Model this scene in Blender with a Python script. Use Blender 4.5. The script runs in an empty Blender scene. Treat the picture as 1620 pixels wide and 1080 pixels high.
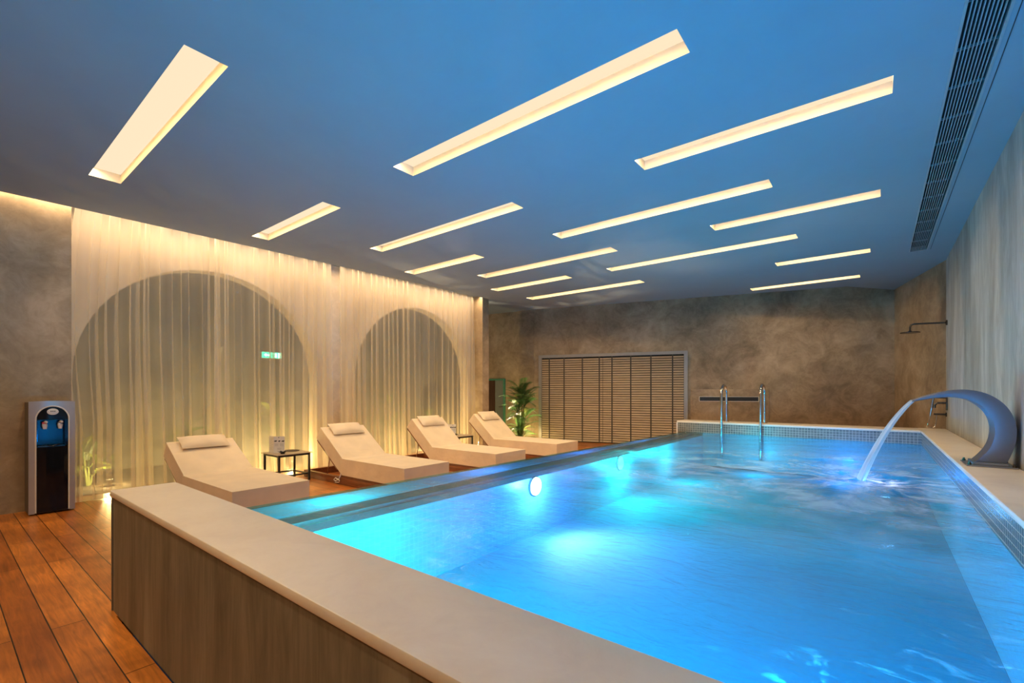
import bpy, bmesh, math, random
from mathutils import Vector, Matrix
random.seed(7)
PI = math.pi
S = bpy.context.scene
COL = S.collection
# ------------------------------------------------------------------ camera
EYE = 1.10
cd = bpy.data.cameras.new('camera')
cam = bpy.data.objects.new('camera', cd); COL.objects.link(cam)
cam.location = (0, 0, EYE)
cam.rotation_euler = (math.radians(90), 0, math.radians(38.38))
cd.sensor_width = 36.0; cd.lens = 730.0/1620*36.0; cd.shift_y = 80.0/1620
cd.clip_start = 0.02; cd.clip_end = 60
S.camera = cam
# ------------------------------------------------------------------ world, exposure
w = bpy.data.worlds.new('world'); S.world = w; w.use_nodes = True
w.node_tree.nodes['Background'].inputs[0].default_value = (0.010, 0.012, 0.018, 1)
w.node_tree.nodes['Background'].inputs[1].default_value = 1.0
S.view_settings.view_transform = 'Standard'
S.view_settings.look = 'None'
S.view_settings.exposure = 0.0
S.view_settings.gamma = 1.0
S.view_settings.use_curve_mapping = False
# ------------------------------------------------------------------ lights of the room
def area(name, loc, size, power, color, rot=(0, 0, 0), spread=180):
    l = bpy.data.lights.new(name, 'AREA'); l.shape = 'RECTANGLE'
    l.size, l.size_y = size; l.energy = power; l.color = color
    l.spread = math.radians(spread)
    o = bpy.data.objects.new(name, l); COL.objects.link(o)
    o.location = loc; o.rotation_euler = rot; return o
def point(name, loc, power, color, r=0.05):
    l = bpy.data.lights.new(name, 'POINT'); l.energy = power; l.color = color; l.shadow_soft_size = r
    o = bpy.data.objects.new(name, l); COL.objects.link(o); o.location = loc; return o
def spot(name, loc, target, power, color, deg, r=0.03, blend=0.6):
    l = bpy.data.lights.new(name, 'SPOT'); l.energy = power; l.color = color; l.shadow_soft_size = r
    l.spot_size = math.radians(deg); l.spot_blend = blend
    o = bpy.data.objects.new(name, l); COL.objects.link(o); o.location = loc
    o.rotation_euler = (Vector(target)-Vector(loc)).to_track_quat('-Z', 'Y').to_euler(); return o
WARM = (1.0, 0.69, 0.36)
# LED line in the ceiling cove over the curtains, shining down
area('cove_led', (-6.115, 3.3, 2.985), (0.05, 7.2), 68, (1.0, 0.70, 0.40), (0, 0, 0), 160)
# underwater points: the colour-changing pool lights at the walls, plus added unseen ones
BLUE = (0.0, 0.26, 1.0); CYAN = (0.0, 0.80, 0.80); MIDB = (0.0, 0.33, 1.0)
UW = [(-2.10, 3.20, 0.30, 22, (0.30, 0.36, 1.0)), (-2.10, 4.85, 0.30, 26, (0.0, 0.85, 0.80)), (-2.0, 6.3, 0.26, 16, (0.0, 0.8, 0.8)),
      (-1.75, 1.15, 0.30, 40, (0.0, 1.0, 0.75)), (-0.85, 1.05, 0.28, 36, BLUE), (-0.1, 1.05, 0.25, 66, (0.0, 0.46, 1.0)),
      (-0.35, 7.6, 0.1, 9, MIDB), (-1.4, 7.5, 0.1, 9, (0.0, 0.6, 0.9)), (0.05, 4.45, 0.33, 3, (0.6, 0.65, 1.0)),  # last one: unseen point added in mid-water to light the foam
      (-2.62, 1.6, 0.20, 5, CYAN), (-2.60, 3.0, 0.20, 4, MIDB), (-2.58, 4.6, 0.20, 4, BLUE), (-2.56, 6.2, 0.20, 3, MIDB)]  # unseen points added under the overflow edge to make the weir glow
spot('underwater_beam', (-2.20, 3.30, 0.36), (-1.45, 3.30, -0.118), 120, (1.0, 0.50, 1.0), 112, 0.06, 0.9)
for ux, uy, uz, up, uc in UW: point('underwater_lamp', (ux, uy, uz), up*1.7, uc, 0.05)
# ------------------------------------------------------------------ material helpers
def mat(name):
    m = bpy.data.materials.new(name); m.use_nodes = True
    nt = m.node_tree; b = nt.nodes['Principled BSDF']; return m, nt, b
def N(nt, t, **k):
    n = nt.nodes.new(t)
    for a, v in k.items():
        if a in n.bl_rna.properties: setattr(n, a, v)
        else: n.inputs[a].default_value = v
    return n
def ramp(nt, pts):
    r = nt.nodes.new('ShaderNodeValToRGB'); e = r.color_ramp.elements
    while len(e) < len(pts): e.new(0.5)
    for i, (p, c) in enumerate(pts):
        e[i].position = p; e[i].color = (*c, 1) if len(c) == 3 else c
    return r
def simple(name, col, rough=0.5, metal=0.0, emis=None, es=0, spec=None, coat=0):
    m, nt, b = mat(name)
    b.inputs['Base Color'].default_value = (*col, 1); b.inputs['Roughness'].default_value = rough
    b.inputs['Metallic'].default_value = metal
    if spec is not None: b.inputs['Specular IOR Level'].default_value = spec
    if coat: b.inputs['Coat Weight'].default_value = coat
    if emis:
        b.inputs['Emission Color'].default_value = (*emis, 1); b.inputs['Emission Strength'].default_value = es
    # a faint procedural variation
    n = N(nt, 'ShaderNodeTexNoise', Scale=14.0, Detail=3.0)
    mx = N(nt, 'ShaderNodeMixRGB', blend_type='MULTIPLY'); mx.inputs[0].default_value = 0.12
    mx.inputs[1].default_value = (*col, 1)
    tc = N(nt, 'ShaderNodeTexCoord'); nt.links.new(tc.outputs['Object'], n.inputs['Vector'])
    nt.links.new(n.outputs['Fac'], mx.inputs[2]); nt.links.new(mx.outputs[0], b.inputs['Base Color'])
    return m
def plaster(name, cols, sc=1.0, bump=0.12, rough=0.62, streak=None):
    m, nt, b = mat(name); L = nt.links
    tc = N(nt, 'ShaderNodeTexCoord')
    mp = N(nt, 'ShaderNodeMapping'); L.new(tc.outputs['Object'], mp.inputs[0])
    if streak: mp.inputs['Scale'].default_value = streak
    n1 = N(nt, 'ShaderNodeTexNoise', Scale=0.9*sc, Detail=3.0, Roughness=0.55)
    n2 = N(nt, 'ShaderNodeTexNoise', Scale=2.2*sc, Detail=9.0, Roughness=0.66, Distortion=0.9)
    n3 = N(nt, 'ShaderNodeTexNoise', Scale=7*sc, Detail=7.0, Roughness=0.7, Distortion=1.4)
    for n in (n1, n2, n3): L.new(mp.outputs[0], n.inputs['Vector'])
    a = N(nt, 'ShaderNodeMath', operation='ADD'); L.new(n1.outputs[0], a.inputs[0]); L.new(n2.outputs[0], a.inputs[1])
    c = N(nt, 'ShaderNodeMath', operation='MULTIPLY_ADD'); c.inputs[1].default_value = 0.55
    L.new(n3.outputs[0], c.inputs[0]); L.new(a.outputs[0], c.inputs[2])
    d = N(nt, 'ShaderNodeMapRange'); d.inputs[1].default_value = 1.02; d.inputs[2].default_value = 1.55
    L.new(c.outputs[0], d.inputs[0])
    r = ramp(nt, cols); L.new(d.outputs[0], r.inputs[0]); L.new(r.outputs[0], b.inputs['Base Color'])
    b.inputs['Roughness'].default_value = rough
    bp = N(nt, 'ShaderNodeBump', Strength=bump, Distance=0.02); L.new(c.outputs[0], bp.inputs['Height'])
    L.new(bp.outputs[0], b.inputs['Normal'])
    return m
P_BROWN = [(0.0, (0.22, 0.155, 0.09)), (0.5, (0.34, 0.25, 0.15)), (1.0, (0.48, 0.37, 0.24))]
P_GREY = [(0.0, (0.24, 0.225, 0.19)), (0.5, (0.35, 0.34, 0.30)), (1.0, (0.50, 0.49, 0.44))]
P_DARK = [(0.0, (0.10, 0.088, 0.058)), (0.5, (0.18, 0.155, 0.105)), (1.0, (0.27, 0.235, 0.165))]
M = {}
M['plaster'] = plaster('trowelled_brown_plaster', P_BROWN)
M['plaster_back'] = plaster('trowelled_dark_plaster', [(0, (0.17, 0.12, 0.07)), (0.5, (0.29, 0.215, 0.135)), (1, (0.43, 0.33, 0.22))])
M['plaster_grey'] = plaster('trowelled_grey_plaster', P_GREY, 1.0, streak=(1, 1.6, 0.45))
M['plaster_pool'] = plaster('pool_side_plaster', P_DARK, 1.3, 0.08, streak=(3.0, 3.0, 0.35))
M['arcade'] = plaster('arcade_plaster', [(0, (0.55, 0.45, 0.34)), (0.5, (0.68, 0.57, 0.44)), (1, (0.78, 0.68, 0.55))], 1.0, 0.05)
M['garden_wall'] = plaster('garden_wall_plaster', [(0, (0.16, 0.15, 0.11)), (0.5, (0.22, 0.21, 0.16)), (1, (0.3, 0.28, 0.22))])
M['stone'] = plaster('pale_coping_stone', [(0, (0.74, 0.63, 0.50)), (0.5, (0.80, 0.70, 0.56)), (1, (0.85, 0.75, 0.61))], 1.2, 0.02, 0.38)
M['ceiling'] = plaster('smooth_ceiling_paint', [(0, (0.235, 0.285, 0.32)), (0.5, (0.245, 0.295, 0.33)), (1, (0.255, 0.305, 0.34))], 0.5, 0.01, 0.85)  # cool tint put in the paint to deepen the pool's blue light
M['soil'] = plaster('planter_soil', [(0, (0.03, 0.022, 0.014)), (0.5, (0.07, 0.05, 0.03)), (1, (0.13, 0.10, 0.07))], 8, 0.6, 0.9)
def tiles(name, size, c1, c2, grout, wall=True, rough=0.25, gw=0.06):
    m, nt, b = mat(name); L = nt.links
    tc = N(nt, 'ShaderNodeTexCoord'); sp = N(nt, 'ShaderNodeSeparateXYZ'); L.new(tc.outputs['Object'], sp.inputs[0])
    cb = N(nt, 'ShaderNodeCombineXYZ')
    if wall:
        ad = N(nt, 'ShaderNodeMath', operation='ADD'); L.new(sp.outputs[0], ad.inputs[0]); L.new(sp.outputs[1], ad.inputs[1])
        L.new(ad.outputs[0], cb.inputs[0]); L.new(sp.outputs[2], cb.inputs[1])
    else:
        L.new(sp.outputs[0], cb.inputs[0]); L.new(sp.outputs[1], cb.inputs[1])
    br = N(nt, 'ShaderNodeTexBrick', offset=0.0, squash=1.0)
    br.inputs['Scale'].default_value = 1.0
    br.inputs['Brick Width'].default_value = size; br.inputs['Row Height'].default_value = size
    br.inputs['Mortar Size'].default_value = size*gw; br.inputs['Mortar Smooth'].default_value = 0.1
    br.inputs['Color1'].default_value = (*c1, 1); br.inputs['Color2'].default_value = (*c2, 1)
    br.inputs['Mortar'].default_value = (*grout, 1)
    L.new(cb.outputs[0], br.inputs['Vector']); L.new(br.outputs['Color'], b.inputs['Base Color'])
    b.inputs['Roughness'].default_value = rough
    return m
M['mosaic'] = tiles('grey_green_mosaic', 0.036, (0.16, 0.17, 0.155), (0.11, 0.12, 0.11), (0.42, 0.40, 0.34))
M['basin_wall'] = tiles('pale_basin_mosaic', 0.036, (0.30, 0.42, 0.48), (0.25, 0.38, 0.45), (0.36, 0.46, 0.50), True, 0.3)
M['basin_floor'] = tiles('pale_basin_floor_mosaic', 0.036, (0.20, 0.33, 0.41), (0.18, 0.31, 0.39), (0.19, 0.32, 0.40), False, 0.7)
def wood_floor():
    m, nt, b = mat('oiled_hardwood_boards'); L = nt.links
    tc = N(nt, 'ShaderNodeTexCoord'); mp = N(nt, 'ShaderNodeMapping'); L.new(tc.outputs['Object'], mp.inputs[0])
    mp.inputs['Location'].default_value = (0.4, -0.1045, 0)
    br = N(nt, 'ShaderNodeTexBrick', offset=0.37, offset_frequency=2)
    br.inputs['Scale'].default_value = 1.0; br.inputs['Brick Width'].default_value = 1.9
    br.inputs['Row Height'].default_value = 0.1225; br.inputs['Mortar Size'].default_value = 0.0022
    br.inputs['Mortar Smooth'].default_value = 0.0; br.inputs['Bias'].default_value = 0.0
    br.inputs['Color1'].default_value = (0.58, 0.215, 0.040, 1); br.inputs['Color2'].default_value = (0.34, 0.105, 0.018, 1)
    br.inputs['Mortar'].default_value = (0.012, 0.006, 0.003, 1)
    L.new(mp.outputs[0], br.inputs['Vector'])
    m2 = N(nt, 'ShaderNodeMapping'); m2.inputs['Scale'].default_value = (1.6, 22, 1); L.new(tc.outputs['Object'], m2.inputs[0])
    n = N(nt, 'ShaderNodeTexNoise', Scale=2.0, Detail=7.0, Roughness=0.65, Distortion=1.2); L.new(m2.outputs[0], n.inputs['Vector'])
    n2 = N(nt, 'ShaderNodeTexNoise', Scale=2.3, Detail=4.0, Distortion=1.0); L.new(tc.outputs['Object'], n2.inputs['Vector'])
    r = ramp(nt, [(0.25, (0.55, 0.5, 0.45)), (0.75, (1.45, 1.35, 1.2))]); L.new(n.outputs[0], r.inputs[0])
    r2 = ramp(nt, [(0.3, (0.65, 0.6, 0.55)), (0.7, (1.25, 1.25, 1.2))]); L.new(n2.outputs[0], r2.inputs[0])
    x = N(nt, 'ShaderNodeMixRGB', blend_type='MULTIPLY'); x.inputs[0].default_value = 1
    L.new(br.outputs['Color'], x.inputs[1]); L.new(r.outputs[0], x.inputs[2])
    y = N(nt, 'ShaderNodeMixRGB', blend_type='MULTIPLY'); y.inputs[0].default_value = 1
    L.new(x.outputs[0], y.inputs[1]); L.new(r2.outputs[0], y.inputs[2])
    L.new(y.outputs[0], b.inputs['Base Color'])
    b.inputs['Roughness'].default_value = 0.32
    inv = N(nt, 'ShaderNodeMath', operation='SUBTRACT'); inv.inputs[0].default_value = 1.0; L.new(br.outputs['Fac'], inv.inputs[1])
    ad = N(nt, 'ShaderNodeMath', operation='MULTIPLY_ADD'); ad.inputs[1].default_value = 0.08
    L.new(n.outputs[0], ad.inputs[0]); L.new(inv.outputs[0], ad.inputs[2])
    bp = N(nt, 'ShaderNodeBump', Strength=0.5, Distance=0.004); L.new(ad.outputs[0], bp.inputs['Height']); L.new(bp.outputs[0], b.inputs['Normal'])
    return m
M['boards'] = wood_floor()
def wood(name, c1, c2, rough=0.4, sc=(2, 20, 20)):
    m, nt, b = mat(name); L = nt.links
    tc = N(nt, 'ShaderNodeTexCoord'); mp = N(nt, 'ShaderNodeMapping'); mp.inputs['Scale'].default_value = sc
    L.new(tc.outputs['Object'], mp.inputs[0])
    n = N(nt, 'ShaderNodeTexNoise', Scale=2.0, Detail=6.0, Distortion=1.0); L.new(mp.outputs[0], n.inputs['Vector'])
    r = ramp(nt, [(0.3, c1), (0.7, c2)]); L.new(n.outputs[0], r.inputs[0]); L.new(r.outputs[0], b.inputs['Base Color'])
    b.inputs['Roughness'].default_value = rough
    return m
M['teak'] = wood('red_brown_teak', (0.12, 0.035, 0.012), (0.26, 0.085, 0.028))
M['slat'] = wood('beige_shutter_slat', (0.30, 0.225, 0.145), (0.42, 0.325, 0.22), 0.5)
M['door'] = wood('dark_door_wood', (0.035, 0.015, 0.008), (0.07, 0.03, 0.016), 0.5, (20, 20, 2))
def fabric(name, col, sc=260):
    m, nt, b = mat(name); L = nt.links
    tc = N(nt, 'ShaderNodeTexCoord')
    n = N(nt, 'ShaderNodeTexNoise', Scale=5.0, Detail=4.0); L.new(tc.outputs['Object'], n.inputs['Vector'])
    r = ramp(nt, [(0.3, tuple(c*0.88 for c in col)), (0.7, col)]); L.new(n.outputs[0], r.inputs[0]); L.new(r.outputs[0], b.inputs['Base Color'])
    b.inputs['Roughness'].default_value = 0.85; b.inputs['Sheen Weight'].default_value = 0.15
    mp = N(nt, 'ShaderNodeMapping'); mp.inputs['Scale'].default_value = (1, 0.25, 1); L.new(tc.outputs['Object'], mp.inputs[0])
    n2 = N(nt, 'ShaderNodeTexNoise', Scale=9.0, Detail=2.0, Distortion=0.5); L.new(mp.outputs[0], n2.inputs['Vector'])
    n3 = N(nt, 'ShaderNodeTexNoise', Scale=float(sc), Detail=1.0); L.new(tc.outputs['Object'], n3.inputs['Vector'])
    ad = N(nt, 'ShaderNodeMath', operation='MULTIPLY_ADD'); ad.inputs[1].default_value = 0.06
    L.new(n3.outputs[0], ad.inputs[0]); L.new(n2.outputs[0], ad.inputs[2])
    bp = N(nt, 'ShaderNodeBump', Strength=0.35, Distance=0.02); L.new(ad.outputs[0], bp.inputs['Height']); L.new(bp.outputs[0], b.inputs['Normal'])
    return m
M['canvas'] = fabric('beige_canvas', (0.80, 0.65, 0.46))
M['tie'] = simple('white_cotton_tie', (0.7, 0.66, 0.58), 0.9)
M['dark_metal'] = simple('charcoal_metal', (0.035, 0.037, 0.038), 0.45, 0.6)
M['table_top'] = simple('taupe_stone_top', (0.42, 0.33, 0.22), 0.4)
M['card'] = simple('white_card', (0.72, 0.70, 0.68), 0.6)
M['ink'] = simple('dark_ink', (0.03, 0.03, 0.035), 0.7)
M['greyink'] = simple('grey_ink', (0.36, 0.36, 0.38), 0.7)
M['black'] = simple('black_ceramic', (0.012, 0.012, 0.012), 0.25)
M['rock'] = simple('brown_coaster', (0.07, 0.05, 0.035), 0.6)
M['chrome'] = simple('polished_steel', (0.62, 0.60, 0.57), 0.14, 1.0)
M['steel'] = simple('brushed_steel', (0.30, 0.30, 0.33), 0.38, 0.85)
M['steel_grey'] = simple('satin_grey_steel', (0.155, 0.155, 0.175), 0.42, 0.35)
M['brass_dark'] = simple('darkened_chrome', (0.10, 0.09, 0.08), 0.25, 0.9)
M['silver'] = simple('silver_plastic', (0.42, 0.40, 0.42), 0.35, 0.3)
M['side_panel'] = simple('olive_grey_plastic', (0.16, 0.14, 0.11), 0.5)
M['gloss_black'] = simple('gloss_black_plastic', (0.003, 0.005, 0.010), 0.08, 0.0, spec=0.35)
M['blue_reflection'] = simple('gloss_black_blue_reflection', (0.002, 0.045, 0.14), 0.2, spec=0.3)  # blue reflection of pool and ceiling put into the colour of black plastic
M['white_plastic'] = simple('white_plastic', (0.7, 0.68, 0.64), 0.35)
M['red'] = simple('red_plastic', (0.6, 0.03, 0.02), 0.4)
M['cream'] = simple('cream_recess_paint', (0.66, 0.58, 0.44), 0.7)
M['frame_grey'] = simple('grey_painted_frame', (0.30, 0.29, 0.28), 0.45, 0.2)
M['tape'] = simple('dark_ladder_tape', (0.07, 0.062, 0.052), 0.8)
M['grille_dark'] = simple('dark_grille', (0.02, 0.021, 0.024), 0.6)
M['grille_bar'] = simple('painted_grille_bar', (0.34, 0.34, 0.34), 0.5)
M['white_trim'] = simple('white_trim', (0.74, 0.70, 0.62), 0.5)
M['trim_grey'] = simple('grey_corner_trim', (0.22, 0.22, 0.20), 0.4, 0.5)
M['ledge_grey'] = simple('grey_gutter_stone', (0.16, 0.18, 0.17), 0.6)
def acrylic():
    m, nt, b = mat('frosted_acrylic'); L = nt.links; b.inputs['Base Color'].default_value = (0.6, 0.75, 0.8, 1); b.inputs['Roughness'].default_value = 0.3
    t = N(nt, 'ShaderNodeBsdfTranslucent'); n = N(nt, 'ShaderNodeTexNoise', Scale=3.0); r = ramp(nt, [(0.3, (0.7, 0.9, 0.95)), (0.7, (0.9, 1, 1))])
    L.new(n.outputs[0], r.inputs[0]); L.new(r.outputs[0], t.inputs[0])
    mx = N(nt, 'ShaderNodeMixShader'); mx.inputs[0].default_value = 0.8; L.new(b.outputs[0], mx.inputs[1]); L.new(t.outputs[0], mx.inputs[2])
    L.new(mx.outputs[0], nt.nodes['Material Output'].inputs[0]); return m
M['weir'] = acrylic()
M['void'] = simple('dark_void', (0.01, 0.01, 0.01), 0.9)
M['green_lit'] = simple('green_lit_edge', (0.05, 0.22, 0.14), 0.5)  # green exit-sign light put into the door frame's colour
M['stem'] = simple('palm_stem', (0.13, 0.16, 0.04), 0.6)
def leafmat(name, c1, c2):
    m, nt, b = mat(name); L = nt.links
    tc = N(nt, 'ShaderNodeTexCoord'); n = N(nt, 'ShaderNodeTexNoise', Scale=6.0, Detail=2.0); L.new(tc.outputs['Object'], n.inputs['Vector'])
    r = ramp(nt, [(0.35, c1), (0.65, c2)]); L.new(n.outputs[0], r.inputs[0]); L.new(r.outputs[0], b.inputs['Base Color'])
    b.inputs['Roughness'].default_value = 0.45
    tr = N(nt, 'ShaderNodeBsdfTranslucent'); L.new(r.outputs[0], tr.inputs[0])
    mx = N(nt, 'ShaderNodeMixShader'); mx.inputs[0].default_value = 0.3
    out = nt.nodes['Material Output']; L.new(b.outputs[0], mx.inputs[1]); L.new(tr.outputs[0], mx.inputs[2]); L.new(mx.outputs[0], out.inputs[0])
    return m
M['leaf'] = leafmat('palm_leaf', (0.025, 0.085, 0.02), (0.07, 0.17, 0.04))
M['leaf_light'] = leafmat('fern_leaf', (0.16, 0.26, 0.05), (0.35, 0.42, 0.10))
def emit(name, col, s):
    m, nt, b = mat(name); nt.nodes.remove(b)
    e = N(nt, 'ShaderNodeEmission'); e.inputs[0].default_value = (*col, 1); e.inputs[1].default_value = s
    nt.links.new(e.outputs[0], nt.nodes['Material Output'].inputs[0]); return m
M['slot_led'] = emit('warm_led_diffuser', (1.0, 0.78, 0.53), 1.05)
M['exit_green'] = emit('green_exit_panel', (0.05, 0.75, 0.42), 2.4)
M['exit_white'] = emit('white_exit_symbol', (0.6, 1.0, 0.85), 3.0)
M['lamp_white'] = emit('white_underwater_lens', (0.85, 0.85, 1.0), 40)
M['lamp_cyan'] = emit('cyan_underwater_lens', (0.1, 1.0, 0.85), 12)
M['lamp_warm'] = emit('warm_spot_lens', (1.0, 0.85, 0.45), 12)
def sheer():
    m, nt, b = mat('sheer_voile'); nt.nodes.remove(b); L = nt.links
    tr = N(nt, 'ShaderNodeBsdfTransparent'); tr.inputs[0].default_value = (1, 0.98, 0.94, 1)
    d = N(nt, 'ShaderNodeBsdfDiffuse'); d.inputs[0].default_value = (0.80, 0.74, 0.64, 1)
    t = N(nt, 'ShaderNodeBsdfTranslucent'); t.inputs[0].default_value = (0.80, 0.74, 0.62, 1)
    a = N(nt, 'ShaderNodeMixShader'); a.inputs[0].default_value = 0.5
    L.new(d.outputs[0], a.inputs[1]); L.new(t.outputs[0], a.inputs[2])
    mx = N(nt, 'ShaderNodeMixShader'); L.new(tr.outputs[0], mx.inputs[1]); L.new(a.outputs[0], mx.inputs[2])
    tc = N(nt, 'ShaderNodeTexCoord'); mp = N(nt, 'ShaderNodeMapping'); mp.inputs['Scale'].default_value = (4, 9, 0.5)
    L.new(tc.outputs['Object'], mp.inputs[0])
    n = N(nt, 'ShaderNodeTexNoise', Scale=1.0, Detail=1.0); L.new(mp.outputs[0], n.inputs['Vector'])
    r = N(nt, 'ShaderNodeMapRange'); r.inputs[1].default_value = 0.3; r.inputs[2].default_value = 0.7
    r.inputs[3].default_value = 0.32; r.inputs[4].default_value = 0.44
    L.new(n.outputs[0], r.inputs[0]); L.new(r.outputs[0], mx.inputs[0])
    L.new(mx.outputs[0], nt.nodes['Material Output'].inputs[0])
    return m
M['sheer'] = sheer()
HIT = (-0.10, 4.46)
def water():
    m, nt, b = mat('rippled_pool_water'); nt.nodes.remove(b); L = nt.links
    tc = N(nt, 'ShaderNodeTexCoord')
    mp = N(nt, 'ShaderNodeMapping'); mp.inputs['Location'].default_value = (-HIT[0], -HIT[1], 0); L.new(tc.outputs['Object'], mp.inputs[0])
    sp = N(nt, 'ShaderNodeSeparateXYZ'); L.new(mp.outputs[0], sp.inputs[0])
    ln = N(nt, 'ShaderNodeVectorMath', operation='LENGTH'); L.new(mp.outputs[0], ln.inputs[0])
    nv = N(nt, 'ShaderNodeVectorMath', operation='NORMALIZE'); L.new(mp.outputs[0], nv.inputs[0])
    sc = N(nt, 'ShaderNodeVectorMath', operation='SCALE'); sc.inputs['Scale'].default_value = 1.7; L.new(nv.outputs[0], sc.inputs[0])
    # radial streaks: fine across the direction, slow along the radius
    sq = N(nt, 'ShaderNodeMath', operation='MULTIPLY'); sq.inputs[1].default_value = 1.15; L.new(ln.outputs['Value'], sq.inputs[0])
    sv = N(nt, 'ShaderNodeSeparateXYZ'); L.new(sc.outputs[0], sv.inputs[0])
    cb = N(nt, 'ShaderNodeCombineXYZ'); L.new(sv.outputs[0], cb.inputs[0]); L.new(sv.outputs[1], cb.inputs[1]); L.new(sq.outputs[0], cb.inputs[2])
    ns = N(nt, 'ShaderNodeTexNoise', Scale=2.6, Detail=6.0, Roughness=0.62, Distortion=0.35); L.new(cb.outputs[0], ns.inputs['Vector'])
    nw = N(nt, 'ShaderNodeTexNoise', Scale=1.15, Detail=2.0, Distortion=0.5); L.new(mp.outputs[0], nw.inputs['Vector'])
    # foam: strongest near the place where the jet lands, thinning outwards in streaks
    fo = N(nt, 'ShaderNodeMapRange'); fo.inputs[1].default_value = 0.1; fo.inputs[2].default_value = 2.6
    fo.inputs[3].default_value = 1.0; fo.inputs[4].default_value = 0.0; L.new(ln.outputs['Value'], fo.inputs[0])
    st = N(nt, 'ShaderNodeMapRange'); st.inputs[1].default_value = 0.38; st.inputs[2].default_value = 0.68; L.new(ns.outputs[0], st.inputs[0])
    f1 = N(nt, 'ShaderNodeMath', operation='MULTIPLY'); L.new(st.outputs[0], f1.inputs[0]); L.new(fo.outputs[0], f1.inputs[1])
    # loose patches of foam elsewhere
    np_ = N(nt, 'ShaderNodeTexNoise', Scale=5.0, Detail=7.0, Roughness=0.68, Distortion=1.6)
    m3 = N(nt, 'ShaderNodeMapping'); m3.inputs['Scale'].default_value = (1.0, 1.7, 1); L.new(tc.outputs['Object'], m3.inputs[0]); L.new(m3.outputs[0], np_.inputs['Vector'])
    p1 = N(nt, 'ShaderNodeMapRange'); p1.inputs[1].default_value = 0.56; p1.inputs[2].default_value = 0.86; L.new(np_.outputs[0], p1.inputs[0])
    p2 = N(nt, 'ShaderNodeMapRange'); p2.inputs[1].default_value = 0.50; p2.inputs[2].default_value = 0.66; L.new(nw.outputs[0], p2.inputs[0])
    pp = N(nt, 'ShaderNodeMath', operation='MULTIPLY'); L.new(p1.outputs[0], pp.inputs[0]); L.new(p2.outputs[0], pp.inputs[1])
    sm = N(nt, 'ShaderNodeMath', operation='MULTIPLY_ADD', use_clamp=True); sm.inputs[1].default_value = 0.75
    L.new(pp.outputs[0], sm.inputs[0]); L.new(f1.outputs[0], sm.inputs[2])
    fm = N(nt, 'ShaderNodeMath', operation='MULTIPLY'); fm.inputs[1].default_value = 0.95; L.new(sm.outputs[0], fm.inputs[0])
    # ripples
    r1 = N(nt, 'ShaderNodeTexNoise', Scale=5.0, Detail=5.0, Roughness=0.6, Distortion=1.0)
    m4 = N(nt, 'ShaderNodeMapping'); m4.inputs['Scale'].default_value = (1.0, 2.2, 1); L.new(tc.outputs['Object'], m4.inputs[0]); L.new(m4.outputs[0], r1.inputs['Vector'])
    ra = N(nt, 'ShaderNodeMath', operation='ADD'); L.new(r1.outputs[0], ra.inputs[0]); L.new(ns.outputs[0], ra.inputs[1])
    bp = N(nt, 'ShaderNodeBump', Strength=0.22, Distance=0.05); L.new(ra.outputs[0], bp.inputs['Height'])
    gl = N(nt, 'ShaderNodeBsdfGlossy'); gl.inputs['Roughness'].default_value = 0.16; L.new(bp.outputs[0], gl.inputs['Normal'])
    tr = N(nt, 'ShaderNodeBsdfTransparent'); tr.inputs[0].default_value = (0.22, 0.78, 1.0, 1)
    fr = N(nt, 'ShaderNodeFresnel'); fr.inputs[0].default_value = 1.33; L.new(bp.outputs[0], fr.inputs['Normal'])
    mx = N(nt, 'ShaderNodeMixShader'); L.new(fr.outputs[0], mx.inputs[0]); L.new(tr.outputs[0], mx.inputs[1]); L.new(gl.outputs[0], mx.inputs[2])
    fd = N(nt, 'ShaderNodeBsdfDiffuse'); fd.inputs[0].default_value = (0.85, 0.88, 0.9, 1)
    ft = N(nt, 'ShaderNodeBsdfTranslucent'); ft.inputs[0].default_value = (0.85, 0.9, 0.95, 1)
    fx = N(nt, 'ShaderNodeMixShader'); fx.inputs[0].default_value = 0.5; L.new(fd.outputs[0], fx.inputs[1]); L.new(ft.outputs[0], fx.inputs[2])
    fc = N(nt, 'ShaderNodeBsdfTransparent'); fc.inputs[0].default_value = (0.8, 0.95, 1, 1)
    fy = N(nt, 'ShaderNodeMixShader'); fy.inputs[0].default_value = 0.18; L.new(fx.outputs[0], fy.inputs[1]); L.new(fc.outputs[0], fy.inputs[2])
    m2 = N(nt, 'ShaderNodeMixShader'); L.new(fm.outputs[0], m2.inputs[0]); L.new(mx.outputs[0], m2.inputs[1]); L.new(fy.outputs[0], m2.inputs[2])
    L.new(m2.outputs[0], nt.nodes['Material Output'].inputs[0])
    return m
M['water'] = water()
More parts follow.
